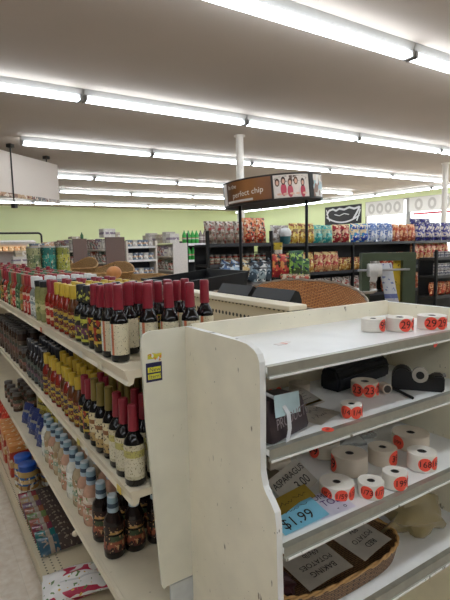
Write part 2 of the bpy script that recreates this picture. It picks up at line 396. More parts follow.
# ---- price label rolls
M_paper = plain('E6DFD4', .6, noise=.03)
M_paperd = plain('D5C7B4', .6, noise=.03)
M_core = plain('3A332E', .7)
M_orange = plain('FF5A44', .5, noise=.02, coat=.0)
M_ink = plain('1A1014', .6)
def paper_roll(loc, R, h, rc, text, angs, label, tilt=(0, 0, 0), mat=None, size=None, strip=True, dia=None):
    t = thing('label_roll', label, 'label roll', loc, rot=tilt, group='rolls of price labels')
    mat = mat or M_paper
    bm = bmesh.new(); seg = 36
    prof = [(rc, .002), (R - .002, 0), (R, .0015), (R, h - .0015), (R - .002, h), (rc, h - .001), (rc - .003, h - .001)]
    rings = lathe(bm, prof[1:6], seg, cap=False)
    # ring faces top and bottom, hollow core
    def ring(r, z): return [bm.verts.new((r * math.cos(2 * PI * k / seg), r * math.sin(2 * PI * k / seg), z)) for k in range(seg)]
    a, b2 = rings[-1], ring(rc, .001)
    for k in range(seg): bm.faces.new((a[k], a[(k + 1) % seg], b2[(k + 1) % seg], b2[k]))
    for k in range(seg): bm.faces.new((b2[k], b2[(k + 1) % seg], rings[0][(k + 1) % seg], rings[0][k]))
    to_obj('paper', bm, mat, t, smooth='auto')
    bm = bmesh.new(); lathe(bm, [(rc - .0002, .001), (rc - .0002, h - .002), (rc - .003, h - .001), (rc - .0035, h - .02), (rc - .0035, .002)], 24, cap=False); 
    lathe(bm, [(rc - .004, .0015), (rc - .004, .003)], 24)
    to_obj('core', bm, M_core, t, smooth='auto')
    d = dia or h * .97
    for an in angs:
        bm = bmesh.new(); n = 20; Rr = R + .0006
        c0 = bm.verts.new((Rr * math.cos(an), Rr * math.sin(an), h / 2)); ring_v = []
        mids = []
        for k in range(n):
            for rr, lst in ((.5, mids), (1, ring_v)):
                u, v = rr * d / 2 * math.cos(2 * PI * k / n), rr * d / 2 * math.sin(2 * PI * k / n)
                lst.append(bm.verts.new((Rr * math.cos(an + u / R), Rr * math.sin(an + u / R), h / 2 + v)))
        for k in range(n):
            bm.faces.new((c0, mids[k], mids[(k + 1) % n])); bm.faces.new((mids[k], ring_v[k], ring_v[(k + 1) % n], mids[(k + 1) % n]))
        s = to_obj('price_sticker', bm, M_orange, t, smooth=True)
        bm = text_bm(text, (size * 1.45 if size else d * .82))
        if len(text) > 2:
            pass
        for v in bm.verts:
            x, y = v.co.x, v.co.y
            v.co = ((R + .0012) * math.cos(an + x / R), (R + .0012) * math.sin(an + x / R), h / 2 + y)
        to_obj('numerals', bm, M_ink, s)
    return t
FA = math.radians(-120)      # the direction that faces the viewer
def A(d): return FA + math.radians(d)
T = Z(-.2758)
paper_roll((1.186, .990, T), .036, .040, .011, '99', [A(40), A(100)], 'orange-dotted label roll on the cabinet top, first of the three from the left')
paper_roll((1.258, .947, T), .041, .042, .013, '29', [A(4), A(58), A(112)], 'orange-dotted label roll on the cabinet top, middle of the three', size=.022)
paper_roll((1.362, .905, T), .044, .042, .013, '29', [A(-28), A(18), A(64)], 'orange-dotted label roll on the cabinet top, last of the three toward the right', size=.022)
T = Z(-.4707)
paper_roll((1.145, .985, T), .042, .042, .013, '23', [A(-52), A(2), A(56)], 'orange label roll standing before the black case on the second shelf', size=.022, mat=M_paperd)
paper_roll((.966, .876, T), .029, .036, .009, '1/4', [A(-48), A(12), A(72)], 'small orange label roll beside the handwritten sheet on the second shelf', size=.014)
T = Z(-.6847)
paper_roll((.915, .880, T), .047, .040, .011, '1/59', [A(-52), A(0), A(46)], 'label roll standing beside the white card on the third shelf', size=.013, dia=.036)
paper_roll((.992, .828, T), .035, .042, .011, '1/73', [A(-38), A(26)], 'small label roll second from the white card on the third shelf', size=.014, dia=.036)
paper_roll((1.085, .822, T), .034, .044, .012, '199', [A(8), A(70)], 'small label roll with two orange dots near the front edge of third shelf', size=.017)
paper_roll((1.245, .848, T), .043, .052, .014, '168', [A(-12), A(38)], 'tall label roll with two orange dots toward the side wall, third shelf', size=.018, dia=.04)
paper_roll((1.052, .960, T), .054, .056, .013, '59', [A(-88)], 'wide tan label roll in the middle of the third shelf', mat=M_paperd)
paper_roll((1.178, .940, T), .044, .050, .012, '39', [A(36)], 'tan label roll behind the two small ones, third shelf', mat=M_paperd, size=.02)
paper_roll((1.352, .965, T), .060, .048, .014, '3/99', [A(-66)], 'wide tan label roll against the cabinet side wall, third shelf', mat=M_paperd, size=.012)
paper_roll((1.070, 1.085, T), .050, .050, .012, '99', [A(-60)], 'tan label roll at the back of the third shelf', mat=M_paperd)

sc_p = thing('paper_scrap', 'small torn pink-tinged paper scrap lying on the cabinet top', 'paper', (.845, 1.02, Z(-.2767)), .2)
bm = bmesh.new(); prism(bm, [(-.03, -.012), (.0, -.016), (.03, -.006), (.028, .010), (.004, .006), (-.026, .012)], 'z', 0, .0008); to_obj('scrap', bm, banded('pink_scrap', 'X', -.03, .03, [(0, 'E6DEDA'), (.4, 'E0A79A'), (.6, 'E8E0DC')]), sc_p)
# ---- second shelf things
T = Z(-.4715)
case = thing('carry_case', 'dark brown case with pale lettering and white strap, second shelf', 'case', (.722, .893, T), rot=(0, 0, .26))
bm = bmesh.new(); box(bm, -.068, .095, -.035, .05, 0, .108, bev=.012)
for v in bm.verts:
    if v.co.z > .05: v.co.y += .018; v.co.z -= max(0, v.co.x) * .25
to_obj('case_body', bm, plain('33252A', .5, noise=.15, nscale=60), case, smooth='auto')
bm = text_bm('PRODUCTS', .03)
for v in bm.verts: x, y = v.co.x, v.co.y; v.co = (.012 + x * .86, -.0365 + (.052 + y * 1.25) * .13, .052 + y * 1.25 + x * .06)
bmesh.ops.translate(bm, verts=bm.verts, vec=(0, -.0075, 0)); to_obj('lettering', bm, plain('8A8084', .6), case)
bm = bmesh.new(); pts = [(-.02, -.041, .0), (-.012, -.042, .03), (-.008, -.036, .065), (-.02, -.020, .098), (-.045, .01, .118)]
for a, b_ in zip(pts, pts[1:]):
    vs = [bm.verts.new((p[0] + s * .007, p[1] - .0035, p[2])) for p, s in ((a, -1), (a, 1), (b_, 1), (b_, -1))]; bm.faces.new(vs)
bmesh.ops.remove_doubles(bm, verts=bm.verts, dist=.0005); bmesh.ops.solidify(bm, geom=bm.faces, thickness=.002)
to_obj('strap', bm, plain('D8D8DC', .4), case)
bm = bmesh.new(); box(bm, -.05, .055, 0, .0012, 0, .052); o = to_obj('blue_card', bm, plain('B9D2D8', .6), case, loc=(-.004, -.034, .060), rot=(-.18, .12, .0))
bm = bmesh.new(); prism(bm, [(-.07, 0), (-.02, 0.0), (.0, .012), (.03, .05), (.0, .052), (-.05, .02)], 'z', 0, .002)
to_obj('flap', bm, plain('6F6A64', .6), case, loc=(-.0, .045, .107), rot=(.5, .1, .2))
def scribble(bm, x0, x1, y, hgt, z, seed, wd=.0012):
    r = random.Random(seed); x = x0; p = None
    while x < x1:
        q = (x, y + r.uniform(-.5, .5) * hgt)
        if p and r.random() > .14:
            dx, dy = q[0] - p[0], q[1] - p[1]; L = math.hypot(dx, dy) or 1; nx, ny = -dy / L * wd / 2, dx / L * wd / 2
            bm.faces.new([bm.verts.new((c[0], c[1], z)) for c in ((p[0] + nx, p[1] + ny), (p[0] - nx, p[1] - ny), (q[0] - nx, q[1] - ny), (q[0] + nx, q[1] + ny))])
        p = q; x += r.uniform(.003, .007)
def card(name, label, loc, w_, h_, mat, rot, lines=(), texts=(), cat='card', ink=None, bend=.0):
    t = thing(name, label, cat, loc, rot=rot)
    bm = bmesh.new(); nx = 8
    g = [[bm.verts.new((w_ * (i / nx - .5), h_ * (j / 2 - .5), bend * (1 - (2 * i / nx - 1) ** 2))) for i in range(nx + 1)] for j in range(3)]
    for j in range(2):
        for i in range(nx): bm.faces.new((g[j][i], g[j][i + 1], g[j + 1][i + 1], g[j + 1][i]))
    bmesh.ops.solidify(bm, geom=bm.faces, thickness=-.0006)
    to_obj('sheet', bm, mat, t)
    if lines:
        bm = bmesh.new()
        for k, (x0, x1, y, hh) in enumerate(lines): scribble(bm, x0, x1, y, hh, .0014 + bend, hash(name) % 7 + k)
        to_obj('scribble', bm, ink or M_ink, t)
    for s, x, y, sz, col in texts:
        bm = text_bm(s, sz); bmesh.ops.translate(bm, verts=bm.verts, vec=(x, y, .0014 + bend)); to_obj('lettering', bm, col or M_ink, t)
    return t
M_cardgrey = plain('CFC7BA', .7); M_cardwhite = plain('E4E0EA', .6); M_cardblue = plain('8FD2E6', .5, noise=.02); M_cardyel = plain('B79A3A', .6)
card('handwritten_sheet', 'grey sheet of small handwritten lines behind the brown case', (.915, 1.045, T + .012), .15, .10, M_cardgrey, (.25, 0, .1), [(-.06, .06, .03, .006), (-.06, .06, .015, .006), (-.06, .05, 0, .006), (-.06, .055, -.015, .006)], cat='paper')
card('handwritten_sheet', 'grey sheet with bold handwriting lying between case and label roll', (.895, .935, T + .001), .12, .095, M_cardgrey, (0, 0, .28), [(-.05, .05, .02, .022), (-.045, .045, -.012, .022)], cat='paper', bend=.004)
card('yellow_slip', 'narrow yellowed slip of paper on the second shelf', (.93, 1.0, T + .009), .10, .012, M_cardyel, (0, 0, .12), cat='paper')
def dot(label, loc, r, rot, text=None):
    t = thing('price_sticker', label, 'sticker', loc, rot=rot)
    bm = bmesh.new(); lathe(bm, [(r, 0), (r, .0005)], 24); to_obj('sticker_disc', bm, M_orange, t)
    if text:
        bm = text_bm(text, r * .9); bmesh.ops.translate(bm, verts=bm.verts, vec=(0, 0, .001)); to_obj('numerals', bm, M_ink, t)
dot('loose orange price sticker lying on the second shelf edge', (.843, .842, Z(-.4702)), .0155, (0, 0, .3), '69')
dot('loose orange price sticker lying by the small label roll', (.995, .918, T + .0006), .014, (0, 0, 0), '99')
dot('orange sticker stuck under the cabinet top edge', (1.283, .838, Z(-.3085)), .009, (PI / 2 + .2, 0, 0))
# strip of orange stickers at the back
st = thing('label_strip', 'curled strip of orange stickers at the back of second shelf', 'label strip', (.86, 1.12, T + .002), .1)
bm = bmesh.new(); box(bm, -.07, .07, -.001, .001, 0, .03); to_obj('backing_strip', bm, M_paperd, st)
for k in range(4):
    bm = bmesh.new(); lathe(bm, [(.014, 0), (.014, .0006)], 20); to_obj('price_sticker', bm, M_orange, st, loc=(-.052 + k * .035, -.0012, .015), rot=(PI / 2, 0, 0))
roll = thing('tape_roll', 'pale grey wide paper roll at the back of second shelf', 'roll', (1.0, 1.125, T))
bm = bmesh.new(); lathe(bm, [(.034, 0), (.034, .03), (.012, .031), (.012, .028)], 28, cap=True); to_obj('paper', bm, M_cardgrey, roll, smooth='auto')
# black padded case along the back
bc = thing('padded_case', 'long black case lying along the back of the second shelf', 'case', (1.225, 1.085, T), .12)
bm = bmesh.new(); prism(bm, [(-.03, 0), (.045, 0), (.045, .05), (.03, .075), (-.02, .07), (-.035, .04)], 'x', -.145, .145); bmesh.ops.bevel(bm, geom=bm.edges[:], offset=.008, segments=2, affect='EDGES')
to_obj('case_body', bm, plain('1B1C22', .6, noise=.2, nscale=50), bc, smooth='auto')
bm = bmesh.new(); tube(bm, [(-.13, -.036, .045), (0, -.039, .05), (.13, -.036, .045)], .003, 6); to_obj('zip', bm, M_black, bc)
# tape dispenser
td = thing('tape_dispenser', 'black desk tape dispenser with a clear tape roll, second shelf', 'tape dispenser', (1.318, .925, T), math.radians(-52))
bm = bmesh.new()
prof = [(-.075, 0), (.078, 0), (.082, .006), (.082, .045), (.076, .052), (.050, .052), (.044, .044), (.03, .030), (.012, .026), (-.002, .03), (-.01, .045), (-.018, .062), (-.032, .072), (-.052, .072), (-.066, .062), (-.074, .045)]
prism(bm, prof, 'y', -.026, .026); bmesh.ops.bevel(bm, geom=bm.edges[:], offset=.0035, segments=2, affect='EDGES')
to_obj('dispenser_body', bm, plain('111013', .35, noise=.05), td, smooth='auto')
bm = bmesh.new(); tube(bm, [(0, -.029, 0), (0, -.011, 0)], .024, 24); o = to_obj('tape', bm, plain('BDB8AE', .25), td, loc=(.010, .0, .052), smooth='auto')
bm = bmesh.new(); tube(bm, [(0, -.0305, 0), (0, -.0295, 0)], .0125, 16); to_obj('hub', bm, M_black, o, smooth='auto')
bm = bmesh.new(); box(bm, .079, .086, -.014, .014, .048, .053); to_obj('cutter_blade', bm, M_metal, td)
pen = thing('marker_pen', 'black marker pen lying in front of the tape dispenser', 'pen', (1.235, .915, T + .005), math.radians(70))
bm = bmesh.new(); tube(bm, [(-.055, 0, 0), (.02, 0, 0)], .0045, 10); to_obj('barrel', bm, M_black, pen, smooth='auto')
bm = bmesh.new(); tube(bm, [(.0202, 0, 0), (.052, 0, 0)], .005, 10); to_obj('cap', bm, plain('241C1C', .4), pen, smooth='auto')
sp = thing('tape_spool', 'small white spool with black core by the marker pen', 'roll', (1.205, .955, T + .0165), rot=(PI / 2, 0, math.radians(-25)))
bm = bmesh.new(); lathe(bm, [(.016, -.014), (.016, .014)], 24); to_obj('tape', bm, M_paperd, sp, smooth='auto')
bm = bmesh.new(); lathe(bm, [(.0115, .0141), (.0115, .0165)], 20); to_obj('core', bm, M_core, sp, smooth='auto')

# ---- third shelf cards and bags
T = Z(-.6855)
card('price_card', 'pale blue handwritten card priced 1.99 at the front of third shelf', (.752, .850, T + .012), .145, .070, M_cardblue, (.22, -.03, .0), [(-.045, .05, .022, .008)], [('$1.99', -.012, -.010, .044, None)], cat='price card')
card('price_card', 'white handwritten card with purple letters behind the blue card', (.856, .852, T + .010), .115, .085, M_cardwhite, (.16, 0, -.06), (), [('ROMA', -.012, .026, .026, plain('4B3A5C', .6)), ('TOES', .014, .0, .03, plain('5A2F7A', .6)), ('-', .008, -.027, .024, plain('4B3A5C', .6)), ('o', .032, -.027, .02, plain('4B3A5C', .6))], cat='price card')
card('price_card', 'grey handwritten card with block letters leaning on third shelf', (.815, .945, T + .042), .15, .085, M_cardgrey, (.62, -.08, .30), (), [('ASPARAGUS', 0, .016, .026, None), ('3.00', .025, -.018, .036, None)], cat='price card')
card('price_card', 'ochre yellow strip card between the blue and grey cards', (.765, .896, T + .026), .15, .045, M_cardyel, (.40, -.03, .10), [(-.06, .06, 0, .012)], cat='price card')
pb = thing('paper_bag', 'folded brown paper bag under the cards on third shelf', 'paper bag', (.75, 1.06, T), .2)
bm = bmesh.new(); prism(bm, [(-.075, -.06), (.10, -.06), (.105, .05), (-.07, .06)], 'z', 0, .018)
bmesh.ops.subdivide_edges(bm, edges=bm.edges[:], cuts=4, use_grid_fill=True)
for v in bm.verts:
    if v.co.z > .01: v.co.z += .012 * math.sin(v.co.x * 60) * math.cos(v.co.y * 50)
to_obj('bag_body', bm, plain('7A6E5C', .8, noise=.1, nscale=12), pb, smooth='auto')
st = thing('label_strip', 'unrolled strip of orange price labels along the back, third shelf', 'label strip', (.77, 1.145, T + .03), .06)
bm = bmesh.new(); box(bm, -.10, .12, -.001, .001, 0, .034); to_obj('backing_strip', bm, M_paperd, st)
for k in range(6):
    bm = bmesh.new(); lathe(bm, [(.0155, 0), (.0155, .0006)], 20); s = to_obj('price_sticker', bm, M_orange, st, loc=(-.082 + k * .036, -.0012, .017), rot=(PI / 2, 0, 0))
sp = thing('tape_roll', 'small cream paper roll lying before the orange label strip', 'roll', (.875, 1.085, T + .024), rot=(PI / 2, 0, PI / 2 - .2))
bm = bmesh.new(); lathe(bm, [(.022, -.035), (.022, .035)], 24); to_obj('paper', bm, M_paperd, sp, smooth='auto')
bm = bmesh.new(); lathe(bm, [(.009, .0352), (.009, .036)], 16); to_obj('core', bm, M_core, sp)
def crumple(name, label, loc, size, mat, seed, cat='plastic bag', group=None, amp=.11):
    bm = bmesh.new(); bmesh.ops.create_icosphere(bm, subdivisions=3, radius=1)
    r = random.Random(seed); ph = [(r.uniform(3, 9), r.uniform(3, 9), r.uniform(3, 9), r.uniform(0, 6)) for _ in range(5)]
    for v in bm.verts:
        d = 1 + amp * sum(math.sin(a * v.co.x + b_ * v.co.y + c * v.co.z + p) for a, b_, c, p in ph)
        v.co = Vector((v.co.x * d * size[0], v.co.y * d * size[1], max(0, (v.co.z * d + .75)) * size[2] * .6))
    o = to_obj(name, bm, mat, None, loc, smooth='auto'); return tag(o, label, cat, group)
crumple('plastic_bag', 'crumpled clear plastic bag behind the label rolls, third shelf', (1.205, 1.095, T), (.09, .045, .075), film('clear_film', 'C9C9C4', .4, .15), 3)
crumple('plastic_bag', 'dark grey crumpled bag behind the wide roll, third shelf', (.90, 1.135, T + .001), (.04, .025, .07), plain('4C5250', .5), 4)

# ---- bottom shelf: wicker tray with potato signs
T = Z(-.9505)
def basket(name, label, loc, a, b_, h, rim, mats, arch=0, ap=2.2, rz=0, flare=1.12, group=None, cat='basket', power=3.0, rim_r=.008, seg=56, archdir=1, bend=False):
    """oval-cornered wicker tray; arch raises the rim at one long side"""
    t = thing(name, label, cat, loc, rz, group)
    bm = bmesh.new(); uvl = bm.loops.layers.uv.new('UVMap')
    def P(an, k, off=0):
        c, s = math.cos(an), math.sin(an)
        x = abs(c) ** (2 / power) * (1 if c > 0 else -1); y = abs(s) ** (2 / power) * (1 if s > 0 else -1)
        f = (1 + (flare - 1) * k); up = h + arch * max(0, x * archdir) ** 2 * max(0, 1 - abs(y) ** ap)
        return Vector((x * (a * f + off), y * (b_ * f + off), up * k))
    n = 6; rows = []
    for inner in (0, 1):
        rows.append([[bm.verts.new(P(2 * PI * i / seg, j / n, -.007 * inner) + Vector((0, 0, .006 * inner * (1 - j / n)))) for i in range(seg)] for j in range(n + 1)])
    per = 2 * (a + b_) * 1.7
    for inner in (0, 1):
        for j in range(n):
            for i in range(seg):
                i2 = (i + 1) % seg
                f = bm.faces.new((rows[inner][j][i], rows[inner][j][i2], rows[inner][j + 1][i2], rows[inner][j + 1][i]))
                for l, (u, v) in zip(f.loops, ((i, j), (i + 1, j), (i + 1, j + 1), (i, j + 1))): l[uvl].uv = (u / seg * per, v / n * (h + arch * .7))
    bm.faces.new(rows[0][0][::-1]); f = bm.faces.new(rows[1][0])
    for l in f.loops: l[uvl].uv = (l.vert.co.x, l.vert.co.y)
    for i in range(seg): bm.faces.new((rows[0][n][i], rows[0][n][(i + 1) % seg], rows[1][n][(i + 1) % seg], rows[1][n][i]))
    to_obj('woven_body', bm, mats[0], t, smooth='auto')
    bm = bmesh.new()
    for ph in (0, PI):
        pts = []
        for i in range(seg * 2):
            an = PI * i / seg; p = P(an, 1, -.0035); w_ = i * .9 + ph
            pts.append(p + Vector((math.cos(an) * math.cos(w_), math.sin(an) * math.cos(w_), math.sin(w_))) * rim_r * .6 + Vector((0, 0, rim_r * .4)))
        tube(bm, pts, rim_r * .62, 6, closed=True)
    to_obj('braided_rim', bm, mats[1], t, smooth=True)
    return t
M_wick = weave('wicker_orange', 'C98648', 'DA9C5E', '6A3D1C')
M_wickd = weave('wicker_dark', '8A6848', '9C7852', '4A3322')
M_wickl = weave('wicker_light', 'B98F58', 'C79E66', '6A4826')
M_rim = plain('CDA066', .5, noise=.12, nscale=80); M_rimg = plain('9A8D7C', .6, noise=.12, nscale=60)
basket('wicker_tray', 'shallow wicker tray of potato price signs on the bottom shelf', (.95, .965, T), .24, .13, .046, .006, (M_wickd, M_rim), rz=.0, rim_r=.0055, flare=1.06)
def psign(label, loc, w_, h_, rot, texts): card('price_sign', label, loc, w_, h_, M_cardgrey, rot, (), texts, cat='price sign', bend=.004)
psign('grey sign for baking potatoes leaning in the wicker tray', (.885, .930, T + .046), .17, .13, (-.10, 0, PI + .02), [('BAKING', 0, .030, .026, None), ('POTATOES', 0, 0, .024, None), ('69\u00a2/lb', -.01, -.032, .024, None)])
psign('grey sign for red potatoes in the wicker tray, second from the cabinet side', (1.075, .930, T + .052), .15, .12, (-.14, 0, PI + .16), [('RED', 0, .030, .026, None), ('POTATO', 0, 0, .024, None), ('99\u00a2', 0, -.032, .026, None)])
crumple('produce_scrap', 'dark red produce scrap at the shaded end of the wicker tray', (.765, .935, T + .006), (.035, .04, .05), plain('4A2A2C', .5), 9, 'scrap')
crumple('plastic_bag', 'crumpled yellowish plastic bag on the bottom shelf beside the tray', (1.318, .925, T), (.105, .085, .115), film('yellow_film', 'B8A470', .5, .3), 12, amp=.12)
crumple('plastic_bag', 'black crumpled bag at the back of the bottom shelf', (1.30, 1.11, T), (.11, .05, .14), plain('1B1A1E', .4), 15)
# ------------------------------------------------------------------ bottles
def lab(name, z0, z1, stops, spot=None, sc=120, th=.55, st=(1, 1, .7)):
    return banded('label_' + name, 'Z', z0, z1, stops, spot, sc, th, .5, st)
def liquid(h, rough=.12): return plain(h, rough, noise=.04, spec=.6)
M_redcap = plain('8A1F2E', .4, noise=.05)
KIND = {}
def bottle(kind, desc, body, neckz, label=None, cap=None, capmat=None, bodymat=None, labmat=None, extra=None, name=None, group=None, seg=16, sx=1, sy=1):
    name = name or {'D': 'hot_sauce_bottle', 'E': 'hot_sauce_bottle', 'P': 'barbecue_sauce_bottle', 'Q': 'salad_dressing_bottle', 'R': 'salad_dressing_bottle', 'S': 'salad_dressing_bottle'}.get(kind[0], 'sauce_bottle')
    KIND[kind] = dict(desc=desc, body=body, label=label, cap=cap, capmat=capmat, bodymat=bodymat, labmat=labmat, extra=extra, name=name, sx=sx, sy=sy, seg=seg, proto=None)
def build_bottle(k, loc, rz, label, group):
    d = KIND[k]
    if d['proto'] is None:
        t = thing(d['name'], label, 'bottle' if 'jar' not in d['name'] else 'jar', loc, rz, group)
        bm = bmesh.new(); lathe(bm, d['body'], d['seg'], sx=d['sx'], sy=d['sy']); to_obj('bottle_body', bm, d['bodymat'], t, smooth='auto')
        if d['label']:
            r, z0, z1 = d['label']; bm = bmesh.new(); lathe(bm, [(r, z0), (r, z1)], d['seg'], cap=False, sx=d['sx'], sy=d['sy'])
            to_obj('paper_label', bm, d['labmat'], t, smooth='auto')
        bm = bmesh.new(); lathe(bm, d['cap'], max(10, d['seg'] - 4)); to_obj('cap', bm, d['capmat'], t, smooth='auto')
        if d['extra']:
            nm, prof, mt = d['extra']; bm = bmesh.new(); lathe(bm, prof, 12, cap=False); to_obj(nm, bm, mt, t, smooth='auto')
        d['proto'] = t
        return t
    return dup(d['proto'], loc, rz, label, group)
dark = plain('0B0708', .07, noise=.02, spec=.5); darkred = liquid('5A150F'); hot = liquid('8A2416'); orangeq = liquid('C4621C'); amber = liquid('5E3214'); green = liquid('56702E')
clear = liquid('B9BDB0', .1)
def worc(r, h):
    return [(r * .92, 0), (r, .004), (r, h * .50), (r * .93, h * .555), (r * .68, h * .61), (.0125, h * .665), (.0125, h * .70)]
def capsule(h): return [(.0152, h * .675), (.0156, h * .69), (.0140, h * .93), (.0144, h * .94), (.0140, h - .003), (.012, h)]
L_cream = lab('cream', .02, .115, [(0, 'C9B98F'), (.08, 'E2D7BC'), (.86, 'C6A54E'), (.94, 'E2D7BC')], [('B0653A', 45, .66), ('6A5A40', 260, .66)])
L_stripe = banded('label_tall', 'Y', -.03, .03, [(0, 'D9CEB0'), (.30, 'C8724C'), (.45, 'DCE0D2'), (.62, 'B9C79A'), (.8, 'E2D7BC')], [('6A5F48', 280, .66)], rough=.5)
L_blackyel = lab('dark_yellow', .02, .115, [(0, '1E1712'), (.1, 'C9A63A'), (.18, '241512'), (.45, 'B8952E'), (.6, '241512'), (.85, 'C9B23E'), (.95, '1E1712')], [('C9B04A', 130, .58), ('A3331F', 60, .62)])
L_olive = lab('pale_green', .02, .115, [(0, 'BDB596'), (.1, 'D2CAB0'), (.68, 'B8AE62'), (.9, 'CFC6A6')], [('8A7F5A', 240, .62)])
L_purple = lab('green_purple', .01, .10, [(0, 'B9B845'), (.12, '3B2B33'), (.3, '6B3A56'), (.55, '2A2622'), (.75, 'B9B845'), (.9, '2A2622')], [('C5C255', 120, .6)])
L_yel = lab('yellow_hot', .01, .10, [(0, '4B1612'), (.08, 'B89A34'), (.2, '6E1E16'), (.42, 'C4A838'), (.52, '2E2440'), (.68, 'B8983A'), (.84, '6E1E14')], [('C9B050', 200, .62), ('3B2446', 160, .62)])
L_red = lab('red_hot', .01, .10, [(0, '9A2418'), (.2, 'E0C9A0'), (.35, 'B02A20'), (.7, 'E3D7B8'), (.8, 'A8231B')], [('E8D8A8', 130, .6)])
L_white = lab('white', .01, .10, [(0, 'B8BDB8'), (.2, 'DCDDD6'), (.6, '8AA0A6'), (.75, 'DCDDD6')], [('6E7A78', 120, .6)])
L_redw = lab('red_white', .01, .12, [(0, 'B3322A'), (.25, 'D9574A'), (.45, '8E3A2E'), (.6, 'C93A31'), (.8, 'DDB9A0')], [('E6D3C2', 80, .62)])
L_orgr = lab('orange_green', .01, .12, [(0, 'B57A38'), (.3, '6F7A3A'), (.5, 'C98E4A'), (.8, '7E5A2A')], [('D9C58A', 90, .6)])
L_grn = lab('green', .01, .12, [(0, '3E6B44'), (.3, '7FA070'), (.5, '2F5A3C'), (.8, '59824F')], [('C9D2B0', 90, .62)])
W = .225
def small(r, h): return [(r * .92, 0), (r, .003), (r, h * .56), (r * .9, h * .62), (r * .5, h * .72), (.010, h * .77), (.010, h * .8)]
def cap_s(h, r=.0125): return [(r, h * .78), (r, h - .002), (r * .9, h)]
bottle('A', 'red-capsuled bottle with striped label', worc(.0275, W), 0, (.0279, .02, .112), capsule(W), M_redcap, dark, L_stripe)
bottle('A2', 'red-capsuled bottle with cream label', worc(.030, .235), 0, (.0304, .02, .122), capsule(.235), M_redcap, dark, L_olive)
bottle('B', 'red-capsuled bottle with yellow label', worc(.0275, .215), 0, (.0279, .02, .105), capsule(.215), M_redcap, dark, L_blackyel)
bottle('C', 'black-capped bottle with mottled label', worc(.029, .205), 0, (.0294, .012, .1), [(.017, .145), (.0175, .2), (.015, .205)], M_black, dark, L_purple, ('neck_band', [(.0178, .15), (.0178, .185)], L_purple))
bottle('D', 'yellow-capped red bottle', small(.0245, .195), 0, (.0249, .012, .098), [(.0155, .145), (.016, .19), (.014, .195)], plain('C2A234', .4, noise=.15), hot, L_yel)
bottle('D2', 'yellow-capped brown bottle', small(.0245, .195), 0, (.0249, .012, .098), [(.0155, .145), (.016, .19), (.014, .195)], plain('C2A234', .4, noise=.15), amber, L_yel)
bottle('E', 'red-capped red sauce bottle', small(.025, .2), 0, (.0254, .012, .1), [(.0145, .14), (.015, .196), (.013, .2)], M_redcap, hot, L_red)
bottle('F', 'black-capped green pepper jar', [(.028, 0), (.030, .004), (.030, .14), (.026, .155), (.026, .16)], 0, (.0304, .04, .10), [(.027, .16), (.028, .185), (.026, .188)], M_black, plain('8F8F5A', .15, noise=.25, nscale=60), lab('pepper', .04, .1, [(0, 'A79F63'), (.3, 'C9C08A'), (.7, '9B9657')], [('6B7434', 90, .58)]), name='pepper_jar')
bottle('G', 'white-capped grey sauce bottle', small(.0295, .2), 0, (.0299, .012, .105), [(.02, .145), (.021, .196), (.018, .2)], plain('DAD8D4', .4), plain('8C9089', .2), L_white)
bottle('H', 'red-labelled red sauce bottle', small(.0295, .2), 0, (.0299, .012, .11), [(.017, .145), (.018, .196), (.016, .2)], plain('9A2A2C', .4), liquid('8E2A22'), L_redw)
bottle('I', 'orange-labelled brown sauce bottle', small(.0295, .2), 0, (.0299, .012, .11), [(.017, .145), (.018, .196), (.016, .2)], plain('9A5A42', .4), liquid('7E4A22'), L_orgr)
bottle('J', 'green-labelled sauce bottle', small(.0295, .2), 0, (.0299, .012, .11), [(.017, .145), (.018, .196), (.016, .2)], plain('4E6A44', .4), liquid('3E5A34'), L_grn)
bottle('K', 'bronze-capsuled narrow bottle', worc(.025, .235), 0, (.0254, .02, .12), capsule(.235), plain('7A6A32', .35, .3), dark, lab('narrow', .02, .12, [(0, 'B89A62'), (.3, 'D6C9A2'), (.6, '8A5A32'), (.75, 'D6C9A2')], [('4A3A28', 140, .6)]))
bottle('L', 'black-topped dark bottle', small(.028, .2), 0, (.0284, .012, .1), [(.017, .15), (.0172, .196), (.015, .2)], plain('1D1B22', .35), liquid('231A1A'), lab('dim', .012, .1, [(0, '3F4A48'), (.3, '6A4A5A'), (.5, '35302E'), (.75, '4B5A50')], [('8A7F70', 120, .62)]), ('silver_ring', [(.0175, .192), (.0165, .2), (.012, .2005)], plain('B9BCC4', .25, .7)))
bottle('M', 'dark lidded relish jar', [(.029, 0), (.0305, .004), (.0305, .09), (.027, .10), (.027, .104)], 0, (.0308, .02, .08), [(.029, .104), (.029, .122), (.027, .124)], plain('5A5450', .4), plain('4A3528', .2), lab('relish', .02, .08, [(0, '5E4A3A'), (.3, '8A5A50'), (.6, '3F4436')], [('A89A80', 110, .62)]), name='relish_jar')
bottle('N', 'tall dark brown jar', [(.029, 0), (.0305, .004), (.0305, .17), (.027, .185), (.027, .19)], 0, (.0308, .03, .15), [(.029, .19), (.029, .21), (.027, .212)], plain('3A3634', .4), plain('3A2A22', .2), lab('dimjar', .03, .15, [(0, '4E3E32'), (.3, '6E4A40'), (.6, '3A4034'), (.8, '5A4A3A')], [('8E826C', 80, .64)]), name='relish_jar')
